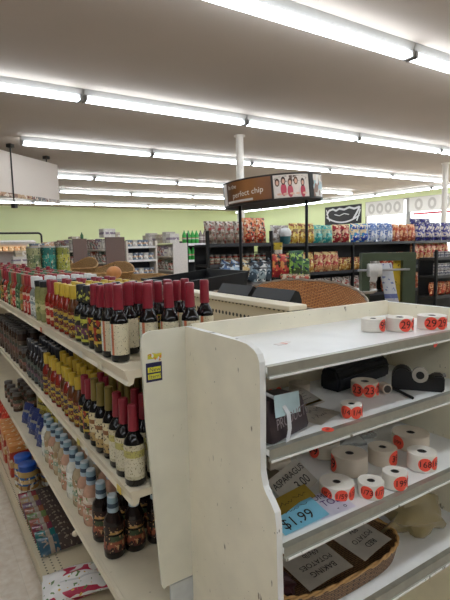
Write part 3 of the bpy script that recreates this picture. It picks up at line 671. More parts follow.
# lower shelf: barbecue sauce and salad dressing bottles with pale blue sleeves
bbq = [(.033, 0), (.037, .006), (.038, .035), (.033, .085), (.034, .10), (.036, .125), (.031, .145), (.019, .165), (.0185, .17)]
M_sleeve = lab('sleeve', .165, .225, [(0, 'A9BCC6'), (.28, '34485A'), (.55, '8FA8B4'), (.9, 'C3CDD2')])
def dress(k, desc, h, lh):
    bottle(k, desc, bbq, 0, (.0356, .092, .124), [(.0195, .165), (.020, .178), (.0175, .221), (.015, .225)], M_sleeve, plain(h, .15, noise=.15, nscale=40), lh, ('lower_label', [(.0386, .028), (.0386, .035), (.0361, .06), (.0336, .084)], lh), sx=1.0, sy=.92)
L_bbq = lab('bbq', .02, .12, [(0, '4A1E18'), (.2, '8E4A32'), (.45, '3B4A2E'), (.65, 'B08A4A'), (.8, '2A1512')], [('1E0E0C', 50, .56), ('C9A070', 90, .63)])
dress('P', 'brown barbecue bottle', '1C0D0B', L_bbq)
L_dr = lab('dressing', .02, .12, [(0, 'C58F74'), (.3, 'C9AE96'), (.5, 'A65A48'), (.7, 'D8C8B4')], [('7E8A5A', 70, .6), ('E2DACC', 90, .6)])
dress('Q', 'pink salad dressing bottle', 'C49A82', L_dr)
L_dr2 = lab('dressing_tan', .02, .12, [(0, 'B9A98A'), (.3, '8FA08A'), (.5, 'C9BCA0'), (.7, 'A8845E')], [('5F7A52', 70, .6), ('E2DACC', 90, .62)])
dress('R', 'tan salad dressing bottle', 'B5A283', L_dr2)
dress('S', 'white salad dressing bottle', 'DAD8CC', lab('ranch', .02, .12, [(0, 'D4D6CC'), (.4, 'B9C4B4'), (.6, 'E2E2DA')], [('7E9A7A', 80, .62)]))

PLACE = {'top shelf': S1, 'middle shelf': S2, 'lower shelf': S3}
def fill(shelf, cols, x0, dx, depth_fn, xmin=None):
    """cols: list of (y, kind); every bottle gets its place in words"""
    z = PLACE[shelf]
    for c, (y, k) in enumerate(cols):
        for r in range(depth_fn(c, y)):
            jx, jy = rnd.uniform(-.004, .004), rnd.uniform(-.005, .005)
            x = x0 + r * dx + jx
            if not in_view(x, y, z + .17, 6) and not in_view(x, y, z + .05, 6): continue
            row = 'front row' if r == 0 else ordw(r + 1) + ' row'
            label = '%s, %s, %s column from panel, %s' % (KIND[k]['desc'], shelf, ordw(c + 1), row)
            build_bottle(k, (x, y + jy, z + .0035), rnd.uniform(-.5, .5), label, 'sauce bottles on the ' + shelf)
# top shelf
cols = []
seq = ['A', 'A', 'B', 'B', 'C', 'C', 'D2', 'D', 'D', 'D', 'E', 'E', 'F', 'F', 'G', 'G', 'H', 'H', 'I', 'J', 'J', 'H', 'I', 'J', 'E', 'H', 'B', 'I', 'J', 'H', 'E', 'J', 'B', 'H', 'I', 'J', 'E', 'B', 'H', 'I', 'J', 'H', 'E', 'J', 'I', 'H', 'B', 'J']
y = 1.345
for k in seq:
    cols.append((y, k)) if y > 1.40 else None; y += {'A': .072, 'B': .074, 'C': .085, 'D': .078, 'D2': .078, 'E': .078, 'F': .08, 'G': .08}.get(k, .082)
for r, (x, y, kk) in enumerate([(.4885, 1.339, 'A'), (.568, 1.308, 'A'), (.624, 1.280, 'A'), (.681, 1.254, 'A')]):
    build_bottle(kk, (x, y, S1 + .0035), (.1, .3, -.2, .2)[r], '%s, top shelf, slanting row by the panel, %s' % (KIND[kk]['desc'], ('front', 'second', 'third', 'fourth')[r]), 'sauce bottles on the top shelf')
fill('top shelf', cols, .4885, .0665, lambda c, y: 5)
one = build_bottle('A', (.765, 1.31, S1 + .0035), .4, 'red-capsuled dark sauce bottle standing alone beside the slotted board, top shelf', 'sauce bottles on the top shelf')
# middle shelf
cols = []; y = 1.262
for k in ['A2', 'A2', 'A2', 'K', 'K', 'K', 'B', 'B', 'D2', 'D2', 'D', 'D2', 'D', 'D', 'D2', 'D', 'L', 'L', 'L', 'L', 'L', 'L', 'M', 'M', 'N', 'N', 'N', 'N', 'N', 'N', 'N', 'N', 'N', 'N', 'N', 'N']:
    cols.append((y, k)); y += {'A2': .068, 'K': .066, 'B': .07, 'D': .072, 'D2': .072, 'L': .074}.get(k, .078)
fill('middle shelf', cols, .487, .066, lambda c, y: 5)  # rear rows added to block light and darken the gaps behind
# lower shelf
cols = []; y = 1.56
for k, dy in [('P', .12), ('P', .12), ('Q', .085), ('Q', .085), ('R', .085), ('S', .085), ('Q', .085), ('R', .085), ('R', .085), ('Q', .085), ('R', .085), ('S', .09)]:
    cols.append((y, k)); y += dy
fill('lower shelf', cols, .515, .080, lambda c, y: 4 if c < 1 else 5)  # hidden back rows added so less light reaches the shelf back
y = cols[-1][0]
# beyond the dressings: blue and yellow packets, dark jars
def pillow(bm, w, h, t, seed=0, nx=8, nz=10, seam=.012):
    """a sealed bag standing upright: width along x, height z, flat crimped seams top and bottom"""
    r = random.Random(seed); ph = [r.uniform(0, 6) for _ in range(4)]
    def P(i, j, s):
        u, v = i / nx * 2 - 1, j / nz
        vv = min(1, max(0, (v * h - seam) / (h - 2 * seam)))
        th = t / 2 * (max(0, 1 - abs(u) ** 2.6)) ** .6 * (max(0, 1 - abs(2 * vv - 1) ** 3.2)) ** .55
        th *= 1 + .16 * math.sin(7 * u + ph[0]) * math.sin(9 * v + ph[1])
        pinch = 1 - .05 * math.sin(PI * vv)
        return (u * w / 2 * pinch, s * (th + .0006), v * h)
    G = {s: [[bm.verts.new(P(i, j, s)) for i in range(nx + 1)] for j in range(nz + 1)] for s in (-1, 1)}
    for s in (-1, 1):
        g = G[s]
        for j in range(nz):
            for i in range(nx):
                f = (g[j][i], g[j][i + 1], g[j + 1][i + 1], g[j + 1][i]); bm.faces.new(f if s < 0 else f[::-1])
    a, b_ = G[-1], G[1]
    for j in range(nz):
        for i, fl in ((0, 0), (nx, 1)):
            bm.faces.new((a[j][i], a[j + 1][i], b_[j + 1][i], b_[j][i]))
    for i in range(nx):
        for j in (0, nz): bm.faces.new((a[j][i], a[j][i + 1], b_[j][i + 1], b_[j][i]))
BAGP = {}
def bag(kind, loc, label, group, w, h, t, mat, rz=0, rot=None, cat='bag', name='snack_bag', seed=0):
    key = (kind, w, h, t)
    if key not in BAGP:
        bm = bmesh.new(); pillow(bm, w, h, t, seed or len(BAGP) + 1)
        o = to_obj(name, bm, mat, None, loc, smooth='auto'); o.rotation_euler = rot or (0, 0, rz)
        BAGP[key] = o
    else:
        o = BAGP[key].copy(); COL.objects.link(o); o.location = loc; o.rotation_euler = rot or (0, 0, rz)
    return tag(o, label, cat, group)
M_bluebag = banded('blue_packet', 'Z', 0, .12, [(0, '1E2C66'), (.3, '283C7A'), (.6, '9A9684'), (.72, '1E2C66')], [('8E94A8', 80, .66)], rough=.3)
M_yelbag = banded('yellow_packet', 'Z', 0, .12, [(0, '8A7A2A'), (.3, 'C9B640'), (.55, '5A4A20'), (.7, 'BFAE3E')], [('E2D68A', 70, .6)], rough=.35)
for k in range(5):
    bag('blue', (.50 + .012 * (k % 2), 2.68 + k * .11, S3 + .004), 'blue shiny packet on the lower shelf, %s beyond the dressing bottles' % ordw(k + 1), 'packets on the lower shelf', .10, .13, .035, M_bluebag, rot=(-.25, 0, -1.2), name='sauce_packet', cat='packet')
for k in range(6):
    bag('yel', (.62 + .03 * (k % 2), 2.75 + k * .12, S3 + .004), 'yellow packet behind the blue ones on the lower shelf, %s from the dressing bottles' % ordw(k + 1), 'packets on the lower shelf', .13, .15, .035, M_yelbag, rot=(-.2, 0, -1.2), name='sauce_packet', cat='packet')
for k in range(8):
    c, r = k // 2, k % 2
    build_bottle('M', (.505 + r * .09, 3.42 + c * .12, S3 + .0035), 0, 'dark lidded jar at the far end of lower shelf, %s pair, %s' % (ordw(c + 1), ('front', 'behind')[r]), 'relish jars on the lower shelf')

# ---- base deck
DZ = DK + .0006
wb = thing('printed_bag', 'white plastic bag with crimson print lying on the base deck', 'bag', (.455, 1.895, DZ), rot=(0, 0, math.radians(80)))
bm = bmesh.new(); pillow(bm, .19, .26, .075, 3, 12, 14)
for v in bm.verts: v.co = (v.co.x, v.co.z - .13, max(0, v.co.y + .028))
M_wb = banded('white_crimson', 'X', -.1, .1, [(0, 'E4E0DC'), (.12, 'B4173F'), (.2, 'E8E4E0'), (.42, 'C9C6C4'), (.46, 'E8E4E0'), (.6, 'B4173F'), (.86, 'E4E0DC')], [('E6E2DE', 9, .53), ('5B7A3A', 50, .68), ('D2A848', 45, .69)], rough=.3, wobble=.03)
to_obj('bag_body', bm, M_wb, wb, smooth='auto')
bm = bmesh.new(); box(bm, -.085, .085, .118, .135, .012, .015); 
for v in bm.verts: v.co.z += .006 * math.sin(v.co.x * 60)
to_obj('sealed_edge', bm, plain('E4E0DC', .35), wb)
knob = thing('shelf_bracket', 'small cream plastic bracket under the lower shelf edge', 'bracket', (.452, 1.86, S3 - .052))
bm = bmesh.new(); bmesh.ops.create_uvsphere(bm, u_segments=12, v_segments=8, radius=.012); to_obj('bracket_head', bm, M_beige, knob, smooth='auto')
bm = bmesh.new(); tube(bm, [(.012, 0, .02), (.0, 0, 0)], .006, 8); to_obj('bracket_stem', bm, M_beige, knob)
PK = ['7E2E32', '8A6A3A', '5A3A4A', '7E4A32', '5A6A3A', '8A4632', '6E2A3A', '1F5A58', '2A4A5A']
for k, h in enumerate(PK):
    y = 2.70 - k * .062
    bm = bmesh.new(); pillow(bm, .17, .21, .028, 20 + k, 8, 10)
    for v in bm.verts: v.co = (v.co.z - .105, v.co.x * .45, max(0.0005, v.co.y + .013) + (v.co.x + .085) * .28)
    mt = banded('seed_packet', 'X', -.1, .1, [(0, h), (.2, '8E8070'), (.3, h), (.42, '4A3E3A'), (.9, '3A302E')], [('8A7C6C', 50, .64)], rough=.2)
    nm = ['red', 'mustard', 'plum', 'brick red', 'green', 'orange', 'crimson', 'teal', 'navy'][k]
    o = to_obj('seasoning_packet', bm, mt, None, (.475, y, DZ), smooth='auto'); tag(o, 'flat %s seasoning packet in the row on the base deck' % nm, 'packet', 'seasoning packets on the base deck')
M_bluelid = plain('1F4DA0', .35)
bottle('T', 'blue-lidded jar of dressing', [(.05, 0), (.054, .006), (.054, .13), (.046, .145), (.046, .15)], 0, (.0544, .02, .12), [(.05, .15), (.051, .182), (.047, .185)], M_bluelid, plain('B99A5E', .2, noise=.1), lab('mayo', .02, .12, [(0, 'D6D2C4'), (.25, 'B58A4A'), (.5, '2E5A8E'), (.62, 'C9A870'), (.85, '2E5A8E')], [('E2D9C2', 60, .6), ('7A4A2A', 50, .63)]), name='dressing_jar', seg=20)
for k, (x, y, w_) in enumerate([(.445, 2.83, 'nearest the packets, front'), (.445, 2.965, 'second from the packets, front'), (.575, 2.86, 'nearest the packets, behind'), (.575, 2.995, 'second from the packets, behind')]):
    build_bottle('T', (x, y, DZ), 0, 'blue-lidded jar on the base deck, ' + w_, 'blue-lidded jars on the base deck')
M_boxr = banded('red_box', 'Z', 0, .2, [(0, 'B5452F'), (.3, 'C9A070'), (.5, 'B03A2A'), (.8, 'D08A4A')], [('E2D2B0', 40, .6)], rough=.4)
for k in range(7):
    bm = bmesh.new(); box(bm, -.08, .10, -.035, .035, 0, .20, bev=.002)
    y = 3.13 + k * .082
    o = to_obj('food_carton', bm, M_boxr, None, (.47 + .006 * (k % 3), y, DZ), rot=(0, 0, .05 * (k % 2))); tag(o, 'orange-red food carton on the base deck, %s beyond the blue-lidded jars' % ordw(k + 1), 'carton', 'cartons on the base deck')
M_redbag = banded('red_bag', 'Z', 0, .2, [(0, 'B0241E'), (.4, 'D0503A'), (.6, 'A81E1A'), (.8, 'C93A2A')], [('E08A6A', 40, .6)], rough=.25)
for k in range(10):
    bag('redbag', (.47 + .02 * (k % 2), 3.76 + k * .11, DZ), 'bright red bag on the base deck, %s beyond the cartons' % ordw(k + 1), 'red bags on the base deck', .15, .22, .07, M_redbag, rot=(0, 0, -1.45), cat='bag', name='food_bag')
# red and white price tags on the shelf rails
def rail_tag(x, y, z, h, label):
    bm = bmesh.new(); box(bm, -.0008, .0008, -.016, .016, 0, .022); o = to_obj('price_tag', bm, plain(h, .5), None, (x, y, z)); tag(o, label, 'price tag', 'price tags on the shelf rails')
for y, h, l in [(1.42, 'D8CDB0', 'cream price tag on the top shelf rail nearest the end panel'), (1.62, 'DDD8C8', 'white price tag on the top shelf rail, second from the end panel'), (2.24, 'C0603F', 'red price tag on the top shelf rail below the red-capped bottles')]:
    rail_tag(.4495, y, S1 - .036, h, l)
for y, h, l in [(1.30, 'D0B648', 'yellow price tag on the middle shelf rail at the corner'), (1.62, 'DAD7C8', 'white price tag on the middle shelf rail below the yellow-capped bottles'), (1.72, 'C9B648', 'yellow price tag on the middle shelf rail below the yellow-capped bottles')]:
    rail_tag(.4495, y, S2 - .036, h, l)
# ---- tall tins on the top shelf of the gondola
TZ = Z(-.1895)
M_tin = plain('A6A49C', .35, .6)
def tin(x, y, h, stops, label):
    t = thing('tall_tin', label, 'tin', (x, y, TZ), 0, 'tall tins on top of the shelving')
    bm = bmesh.new(); lathe(bm, [(.05, 0), (.051, .004), (.051, .208), (.05, .212)], 20); to_obj('tin_body', bm, M_tin, t, smooth='auto')
    bm = bmesh.new(); lathe(bm, [(.0515, .012), (.0515, .2)], 20, cap=False); to_obj('paper_label', bm, lab('tin', .012, .2, stops, [('3A4A3A', 60, .6), ('C9C0A0', 90, .64)]), t, smooth='auto')
tin(.765, 3.90, .21, [(0, '8A8E5E'), (.4, '6E7A52'), (.7, '9A9A6E')], 'olive-labelled tall tin, first in the row on top')
tin(.848, 4.03, .21, [(0, '5E4A3C'), (.5, '7A5A4A'), (.8, '4E4038')], 'brown-labelled tall tin, set back between olive and teal tins')
tin(.875, 3.90, .21, [(0, '1F7A70'), (.4, '2E8E80'), (.7, '1A665E')], 'teal-labelled tall tin, middle of the row on top')
tin(.985, 3.90, .21, [(0, '9A9A3A'), (.4, 'B5AE46'), (.7, '86883A')], 'yellow-green-labelled tall tin, last in the row on top')
tin(.955, 4.06, .21, [(0, '1F7A70'), (.4, '2E8E80'), (.7, '1A665E')], 'teal-labelled tall tin standing behind the front row')
od = thing('orange_squash', 'round orange fruit standing behind the red-capsuled bottles', 'fruit', (1.076, 3.0, Z(-.2065)))
bm = bmesh.new(); bmesh.ops.create_uvsphere(bm, u_segments=24, v_segments=14, radius=.05)
for v in bm.verts:
    an = math.atan2(v.co.y, v.co.x); v.co.x *= .98 + .03 * math.cos(8 * an); v.co.y *= .98 + .03 * math.cos(8 * an); v.co.z = v.co.z * .88 + .044
to_obj('fruit_body', bm, plain('C4834A', .5, noise=.1), od, smooth=True)
bm = bmesh.new(); lathe(bm, [(.006, .08), (.005, .098)], 8); to_obj('stem', bm, plain('6A5A32', .7), od)

# ---- wicker baskets and black trays along the far side of the gondola
BZ = Z(-.3595)
basket('wicker_basket', 'large orange wicker basket with a peaked back rim behind the cabinet', (1.42, 1.76, BZ), .20, .41, .105, .01, (M_wick, M_rimg), arch=.068, ap=5, group='wicker baskets', power=2.6, flare=1.18, rim_r=.006)
for k, (y, ln, hh, ar, lb) in enumerate([(3.40, .42, .125, .015, 'flat-rimmed wicker basket behind the lone red-capsuled bottle'), (4.3, .46, .15, .075, 'wicker basket with a high arched rim behind the orange fruit'), (5.28, .46, .16, .095, 'wicker basket with an arched rim behind the tall tins'), (6.25, .46, .16, .06, 'farthest wicker basket beyond the tall tins')]):
    basket('wicker_basket', lb, (1.405, y, BZ), .19, ln, hh, .01, (M_wickl, M_rim), arch=ar, group='wicker baskets', power=2.6, flare=1.18, rim_r=.006, seg=40)
bt = thing('display_tray', 'black plastic produce tray between two wicker baskets', 'tray', (1.42, 2.56, BZ))
bm = bmesh.new()
prism(bm, [(-.20, 0), (.20, 0), (.25, .205), (.235, .205), (.19, .012), (-.19, .012), (-.23, .165), (-.245, .165)], 'y', -.24, .24); 
to_obj('tray_body', bm, M_black, bt)
for s in (-1, 1):
    bm = bmesh.new(); prism(bm, [(-.20, .0125), (.19, .0125), (.232, .20), (-.228, .16)], 'y', s * .236 - .004, s * .236 + .004); to_obj('end_wall', bm, M_black, bt)
for k, (y, lb) in enumerate([(1.72, 'black wedge sign holder beside the slotted board, second from the cabinet'), (1.455, 'black wedge sign holder beside the slotted board, next to the cabinet')]):
    t = thing('sign_holder', lb, 'sign holder', (1.172, y, Z(-.3595)))
    bm = bmesh.new(); prism(bm, [(-.035, .0), (.035, .0), (.03, .15), (.018, .180), (-.0, .188), (-.03, .150)], 'y', -.118, .118); to_obj('holder_body', bm, plain('101012', .5), t)
    bm = bmesh.new(); box(bm, -.04, -.036, -.11, .11, .0, .125); to_obj('front_plate', bm, plain('1A1A1D', .35), t)
# ------------------------------------------------------------------ produce stand: green frame, bag roll, scale pan
pt = thing('produce_table', 'low produce table behind the cabinet carrying the green frame', 'table', (2.55, 2.05, 0), math.radians(-33))
bm = bmesh.new(); box(bm, -.5, .5, -.35, .35, 1.02, 1.06, bev=.005); to_obj('table_top', bm, plain('8A6A48', .5), pt)
for x in (-.45, .45):
    for y in (-.3, .3):
        bm = bmesh.new(); box(bm, x - .025, x + .025, y - .025, y + .025, 0, 1.0199); to_obj('leg', bm, plain('6A5038', .5), pt)
M_olive = plain('3F4A33', .55, noise=.12, nscale=15)
gf = thing('bag_stand', 'dark green square frame stand holding the roll of produce bags', 'stand', (2.494, 1.976, 1.0605), math.radians(-33))
G1 = Z(-.068) - 1.0605
bm = bmesh.new(); box(bm, -.168, -.118, -.03, .03, 0, G1 - .0502); to_obj('post', bm, M_olive, gf)
bm = bmesh.new(); box(bm, .088, .168, -.03, .03, 0, G1 - .0502); to_obj('post', bm, M_olive, gf)
bm = bmesh.new(); box(bm, -.168, .168, -.03, .03, G1 - .05, G1); to_obj('crossbar', bm, M_olive, gf)
bm = bmesh.new(); tube(bm, [(-.20, -.055, G1 - .105), (.12, -.055, G1 - .105)], .007, 8); tube(bm, [(.10, -.055, G1 - .105), (.10, -.028, G1 - .105)], .007, 8); to_obj('rod', bm, M_metal, gf)
br_ = thing('produce_bag_roll', 'white roll of produce bags hanging on the green stand', 'bag roll', (2.494, 1.976, 1.0605), math.radians(-33))
bm = bmesh.new()
pts = [(math.cos(2 * PI * k / 24), math.sin(2 * PI * k / 24)) for k in range(24)]
for r0, r1, x0, x1 in ((.0085, .041, -.138, -.062),):
    R1 = [[bm.verts.new((x, -.055 + r * c, G1 - .105 + r * s)) for c, s in pts] for x, r in ((x0, r0), (x0, r1), (x1, r1), (x1, r0))]
    for a, b_ in zip(R1, R1[1:] + R1[:1]):
        for k in range(24): bm.faces.new((a[k], a[(k + 1) % 24], b_[(k + 1) % 24], b_[k]))
to_obj('roll_body', bm, plain('DDDAD6', .5), br_, smooth='auto')
bm = bmesh.new(); vs = [[bm.verts.new((x, -.055 - .0495 + dy, G1 - .105 + dz)) for x in (-.132 + sk, -.088 + sk)] for dy, dz, sk in ((0.009, 0, 0), (.006, -.03, -.002), (.010, -.06, -.006), (.014, -.07, -.010))]
for a, b_ in zip(vs, vs[1:]): bm.faces.new((a[0], a[1], b_[1], b_[0]))
bmesh.ops.solidify(bm, geom=bm.faces, thickness=.002); to_obj('loose_end', bm, plain('DDDAD6', .5), br_)
ys_ = thing('hanging_sheet', 'yellow sheet hanging on the green stand', 'sheet', (2.494, 1.976, 1.0605), math.radians(-33))
bm = bmesh.new(); box(bm, .04, .086, .006, .010, .06, G1 - .052); to_obj('sheet', bm, banded('yellow_sheet', 'Z', 0, .45, [(0, 'C9A82A'), (.5, 'D8B832')], [('5A4A1A', 50, .68)]), ys_)
wbg = thing('printed_bag', 'white and blue printed plastic bag hanging inside the green stand', 'bag', (2.494, 1.976, 1.0605), math.radians(-33))
bm = bmesh.new(); pillow(bm, .085, .27, .03, 5)
for v in bm.verts: v.co.x += -.02 + (1 - v.co.z / .27) * .055; v.co.y -= .012; v.co.z += G1 - .335
to_obj('bag_body', bm, banded('blue_print', 'Z', .05, .33, [(0, 'C9CBD2'), (.3, '6A74A8'), (.4, 'CDCFD6')], [('7A86B4', 50, .66)], rough=.3), wbg, smooth='auto')
sc_ = thing('weighing_scale', 'produce scale with a shallow white pan beside the green stand', 'scale', (2.30, 2.03, 1.0605))
bm = bmesh.new(); lathe(bm, [(.07, 0), (.07, .02), (.03, .03), (.03, .17), (.05, .172)], 20); to_obj('scale_base', bm, plain('6F7A6A', .4), sc_, smooth='auto')
bm = bmesh.new(); lathe(bm, [(.04, .1725), (.09, .178), (.11, .196), (.107, .198), (.085, .182), (.04, .178)], 28); to_obj('pan', bm, plain('D6D8D4', .25, .3), sc_, smooth='auto')

# ------------------------------------------------------------------ oval snack canopy on poles
CX, CY = 3.755, 4.705
cn = thing('snack_display', 'round snack display stand with a printed brown canopy on black poles', 'display stand', (CX, CY, 0))
ZB, ZT, CR = Z(.485), Z(.775), .60
va = Vector((Rm[0][2], Rm[1][2], 0)).normalized(); ta = math.atan2(va.y, va.x)
tilt = Matrix.Translation((0, 0, ZB + .14)) @ Matrix.Rotation(-math.radians(4.2), 4, va) @ Matrix.Translation((0, 0, -ZB - .14))
def arc_panel(name, a0, a1, r, z0, z1, mat, parent, thick=.004, n=None):
    bm = bmesh.new(); n = n or max(3, int(abs(a1 - a0) / .09)); uvl = bm.loops.layers.uv.new('UVMap')
    g = [[bm.verts.new(tilt @ Vector((rr * math.cos(a0 + (a1 - a0) * i / n), rr * math.sin(a0 + (a1 - a0) * i / n), z))) for i in range(n + 1)] for rr, z in ((r, z0), (r, z1), (r - thick, z1), (r - thick, z0))]
    for q in range(4):
        for i in range(n):
            f = bm.faces.new((g[q][i], g[q][i + 1], g[(q + 1) % 4][i + 1], g[(q + 1) % 4][i]))
            for l, (u, v) in zip(f.loops, ((i, q), (i + 1, q), (i + 1, q + 1), (i, q + 1))): l[uvl].uv = (u / n, v)
    bm.faces.new([g[q][0] for q in range(4)]); bm.faces.new([g[q][n] for q in range(3, -1, -1)])
    return to_obj(name, bm, mat, parent, smooth='auto')
V0 = ta + PI                 # towards the viewer
def va_(px): return V0 + math.asin(max(-1, min(1, (px - 274.5) / 48.5)))
arc_panel('canopy_ring', 0, 2 * PI - .001, CR, ZB, ZT, plain('241812', .5), cn, .02, 72)
m, nt, b = new_mat('brown_gradient'); b.inputs['Roughness'].default_value = .3
uv = nt.nodes.new('ShaderNodeUVMap'); sp = nt.nodes.new('ShaderNodeSeparateXYZ'); cr = nt.nodes.new('ShaderNodeValToRGB')
cr.color_ramp.elements[0].color = (*hexc('4A2A1A'), 1); cr.color_ramp.elements[1].color = (*hexc('7A4A26'), 1); e = cr.color_ramp.elements.new(.55); e.color = (*hexc('9A6432'), 1)
nt.links.new(uv.outputs[0], sp.inputs[0]); nt.links.new(sp.outputs[0], cr.inputs[0]); nt.links.new(cr.outputs[0], b.inputs['Base Color'])
brown = arc_panel('brown_poster', va_(229.5), va_(268.5), CR + .006, ZB + .025, ZT - .02, m, cn)
arc_panel('white_end', va_(227.2), va_(229.8), CR + .006, ZB + .02, ZT - .02, plain('D8CFC8', .4), cn)
pht = banded('party_photo', 'Z', ZB, ZT, [(0, 'C9B8A8'), (.3, 'D8C6B8'), (.75, '5A3A30')], [('C2606A', 9, .56), ('5A3E34', 12, .60), ('EADCD2', 10, .60)], rough=.3)
photo = arc_panel('photo_poster', va_(270.5), va_(303.5), CR + .006, ZB + .02, ZT - .02, plain('D9CDC2', .35, noise=.1, nscale=8), cn)
arc_panel('black_divider', va_(304.6), va_(308.5), CR + .007, ZB + .005, ZT - .005, M_black, cn)
arc_panel('photo_poster', va_(309), va_(320.5), CR + .006, ZB + .02, ZT - .02, banded('pale_photo', 'Z', ZB, ZT, [(0, 'C9C6BE'), (.5, '9AB8BC'), (.8, 'D8CFC0')], [('8A6A5A', 11, .58), ('E2DED8', 9, .58)], rough=.3), cn)
arc_panel('white_swoosh', va_(230.5), va_(252), CR + .0075, ZB + .035, ZB + .06, plain('D6CFC6', .4), cn, .002)
def wrap_text(s, size, px, z, col, parent, slant=0):
    bm = text_bm(s, size); a0 = va_(px); R_ = CR + .0085
    for v in bm.verts:
        x, y = v.co.x, v.co.y
        v.co = tilt @ Vector((R_ * math.cos(a0 + x / R_), R_ * math.sin(a0 + x / R_), z + y + slant * x))
    return to_obj('lettering', bm, col, parent)
def print_blob(px, z, a, b_, h, name, lift):
    """a printed shape on the curved poster"""
    bm = bmesh.new(); a0 = va_(px); R_ = CR + lift; n = 16
    c = bm.verts.new(tilt @ Vector((R_ * math.cos(a0), R_ * math.sin(a0), z)))
    v = [bm.verts.new(tilt @ Vector((R_ * math.cos(a0 + a * math.cos(2 * PI * k / n) / R_), R_ * math.sin(a0 + a * math.cos(2 * PI * k / n) / R_), z + b_ * math.sin(2 * PI * k / n)))) for k in range(n)]
    for k in range(n): bm.faces.new((c, v[k], v[(k + 1) % n]))
    to_obj(name, bm, plain(h, .4, noise=.04), photo)
print_blob(287, ZT - .065, .20, .035, '5A463C', 'printed_backdrop', .0066)
for px, dz, top, hair in ((274, 0, 'E4D6D0', '4A2E24'), (279.5, .015, 'C8485A', '3A241C'), (285.5, -.005, 'C2505E', '5A3A2A'), (291, .01, 'E2D2C8', '6A4A34'), (297.5, -.01, 'B83A4C', '3E261E')):
    print_blob(px, ZB + .095 + dz, .034, .07, top, 'printed_dress', .0070)
    print_blob(px, ZB + .19 + dz, .026, .045, hair, 'printed_hair', .0074)
    print_blob(px, ZB + .185 + dz, .016, .026, 'D8A890', 'printed_face', .0078)
    print_blob(px + 1.5, ZB + .06, .030, .012, 'DDB29C', 'printed_arm', .0078)
M_cream = plain('EFE6D8', .5)
wrap_text('In the', .065, 234.5, ZT - .075, M_cream, brown)
wrap_text('perfect chip', .088, 246.5, ZB + .125, M_cream, brown, .06)
bm = bmesh.new(); lathe(bm, [(CR - .0205, ZB + .01), (CR - .0205, ZB + .02)], 56); bmesh.ops.transform(bm, matrix=tilt, verts=bm.verts); to_obj('canopy_base', bm, plain('0C0A0B', .6), cn)
for px, rr in ((241.5, -.30), (306, -.30)):
    an = 0; off = (px - 274.5) / FPX * 5.9
    p = Vector((off * math.sin(ta), -off * math.cos(ta), 0)) - va * .18
    bm = bmesh.new(); tube(bm, [(p.x, p.y, .02), (p.x, p.y, ZB + .03)], .019, 10); to_obj('pole', bm, M_blackmetal, cn, smooth='auto')
bm = bmesh.new(); lathe(bm, [(.56, 0), (.56, .03), (.54, .035)], 40); to_obj('floor_base', bm, M_black, cn)
bm = bmesh.new(); lathe(bm, [(.50, Z(-.66)), (.50, Z(-.64))], 40); to_obj('tray', bm, M_black, cn)
# candy bags on the display tray
def disp(px, d, z): 
    off = (px - 225) / FPX; r = Vector((Rm[0][0] * off + Rm[0][2] - Rm[0][1] * .11, Rm[1][0] * off + Rm[1][2] - Rm[1][1] * .11, 0)) * d
    return (r.x, r.y, z)
M_bagred = banded('candy_red', 'Z', 0, .25, [(0, 'A8262E'), (.35, 'D8564A'), (.6, '6A3A2A'), (.75, 'C23A36')], [('E09A5A', 22, .58), ('2E3A22', 24, .6)], rough=.3)
M_baggrn = banded('candy_green', 'Z', 0, .25, [(0, '3A4A2A'), (.4, '5E8A3E'), (.7, '2E5A3A')], [('9AC05A', 24, .58), ('24344A', 22, .6)], rough=.3)
M_bagmix = banded('candy_mixed', 'Z', 0, .2, [(0, '8A5A42'), (.5, 'A88A6A'), (.8, '5A4238')], [('C9B8A0', 30, .55), ('3E5A3A', 30, .6), ('B04A3A', 26, .62)], rough=.3)
M_bagtan = banded('pale_tag', 'Z', 0, .3, [(0, 'C9BBA8'), (.35, 'D8D0C4'), (.5, 'C9AE2E'), (.85, 'D8C040')], [('5A4A2A', 30, .66)], rough=.35)
for i, (px, d, z, k, w_, h_, l) in enumerate([(279, 5.75, Z(-.40), M_bagred, .17, .28, 'red candy bag on the snack display, first from the left'), (287, 5.65, Z(-.40), M_bagred, .17, .26, 'red candy bag on the snack display, second from the left'), (296, 5.6, Z(-.38), M_baggrn, .18, .30, 'green candy bag on the snack display, between red and mixed bags'), (303, 5.7, Z(-.42), M_baggrn, .16, .24, 'green candy bag on the snack display, by the black pole'), (289, 5.4, Z(-.47), M_bagmix, .2, .13, 'brown mixed candy bag low on the snack display, beneath the red bags'), (301, 5.4, Z(-.48), M_bagmix, .22, .13, 'brown mixed candy bag low on the snack display, beneath the green bags'), (278, 5.9, Z(-.22), M_bagtan, .11, .24, 'narrow yellow and white bag hanging high on the snack display')]):
    bag('candy%d' % id(k), disp(px, d, z), l, 'candy bags on the snack display', w_, h_, .07, k, rz=ta - PI / 2 + rnd.uniform(-.2, .2), seed=40 + i)
bm = bmesh.new(); lathe(bm, [(.30, Z(-.52)), (.34, Z(-.505)), (.34, Z(-.49)), (.3, Z(-.5))], 36); to_obj('upper_tray', bm, M_black, cn)
bm = bmesh.new(); tube(bm, [(0, 0, .03), (0, 0, Z(-.19))], .025, 10); to_obj('centre_post', bm, M_blackmetal, cn)
for a in range(3):
    bm = bmesh.new(); box(bm, -.26, .26, -.012, .012, Z(-.30 + .10 * a), Z(-.288 + .10 * a)); to_obj('hook_bar', bm, M_blackmetal, cn, rot=(0, 0, ta - PI / 2))

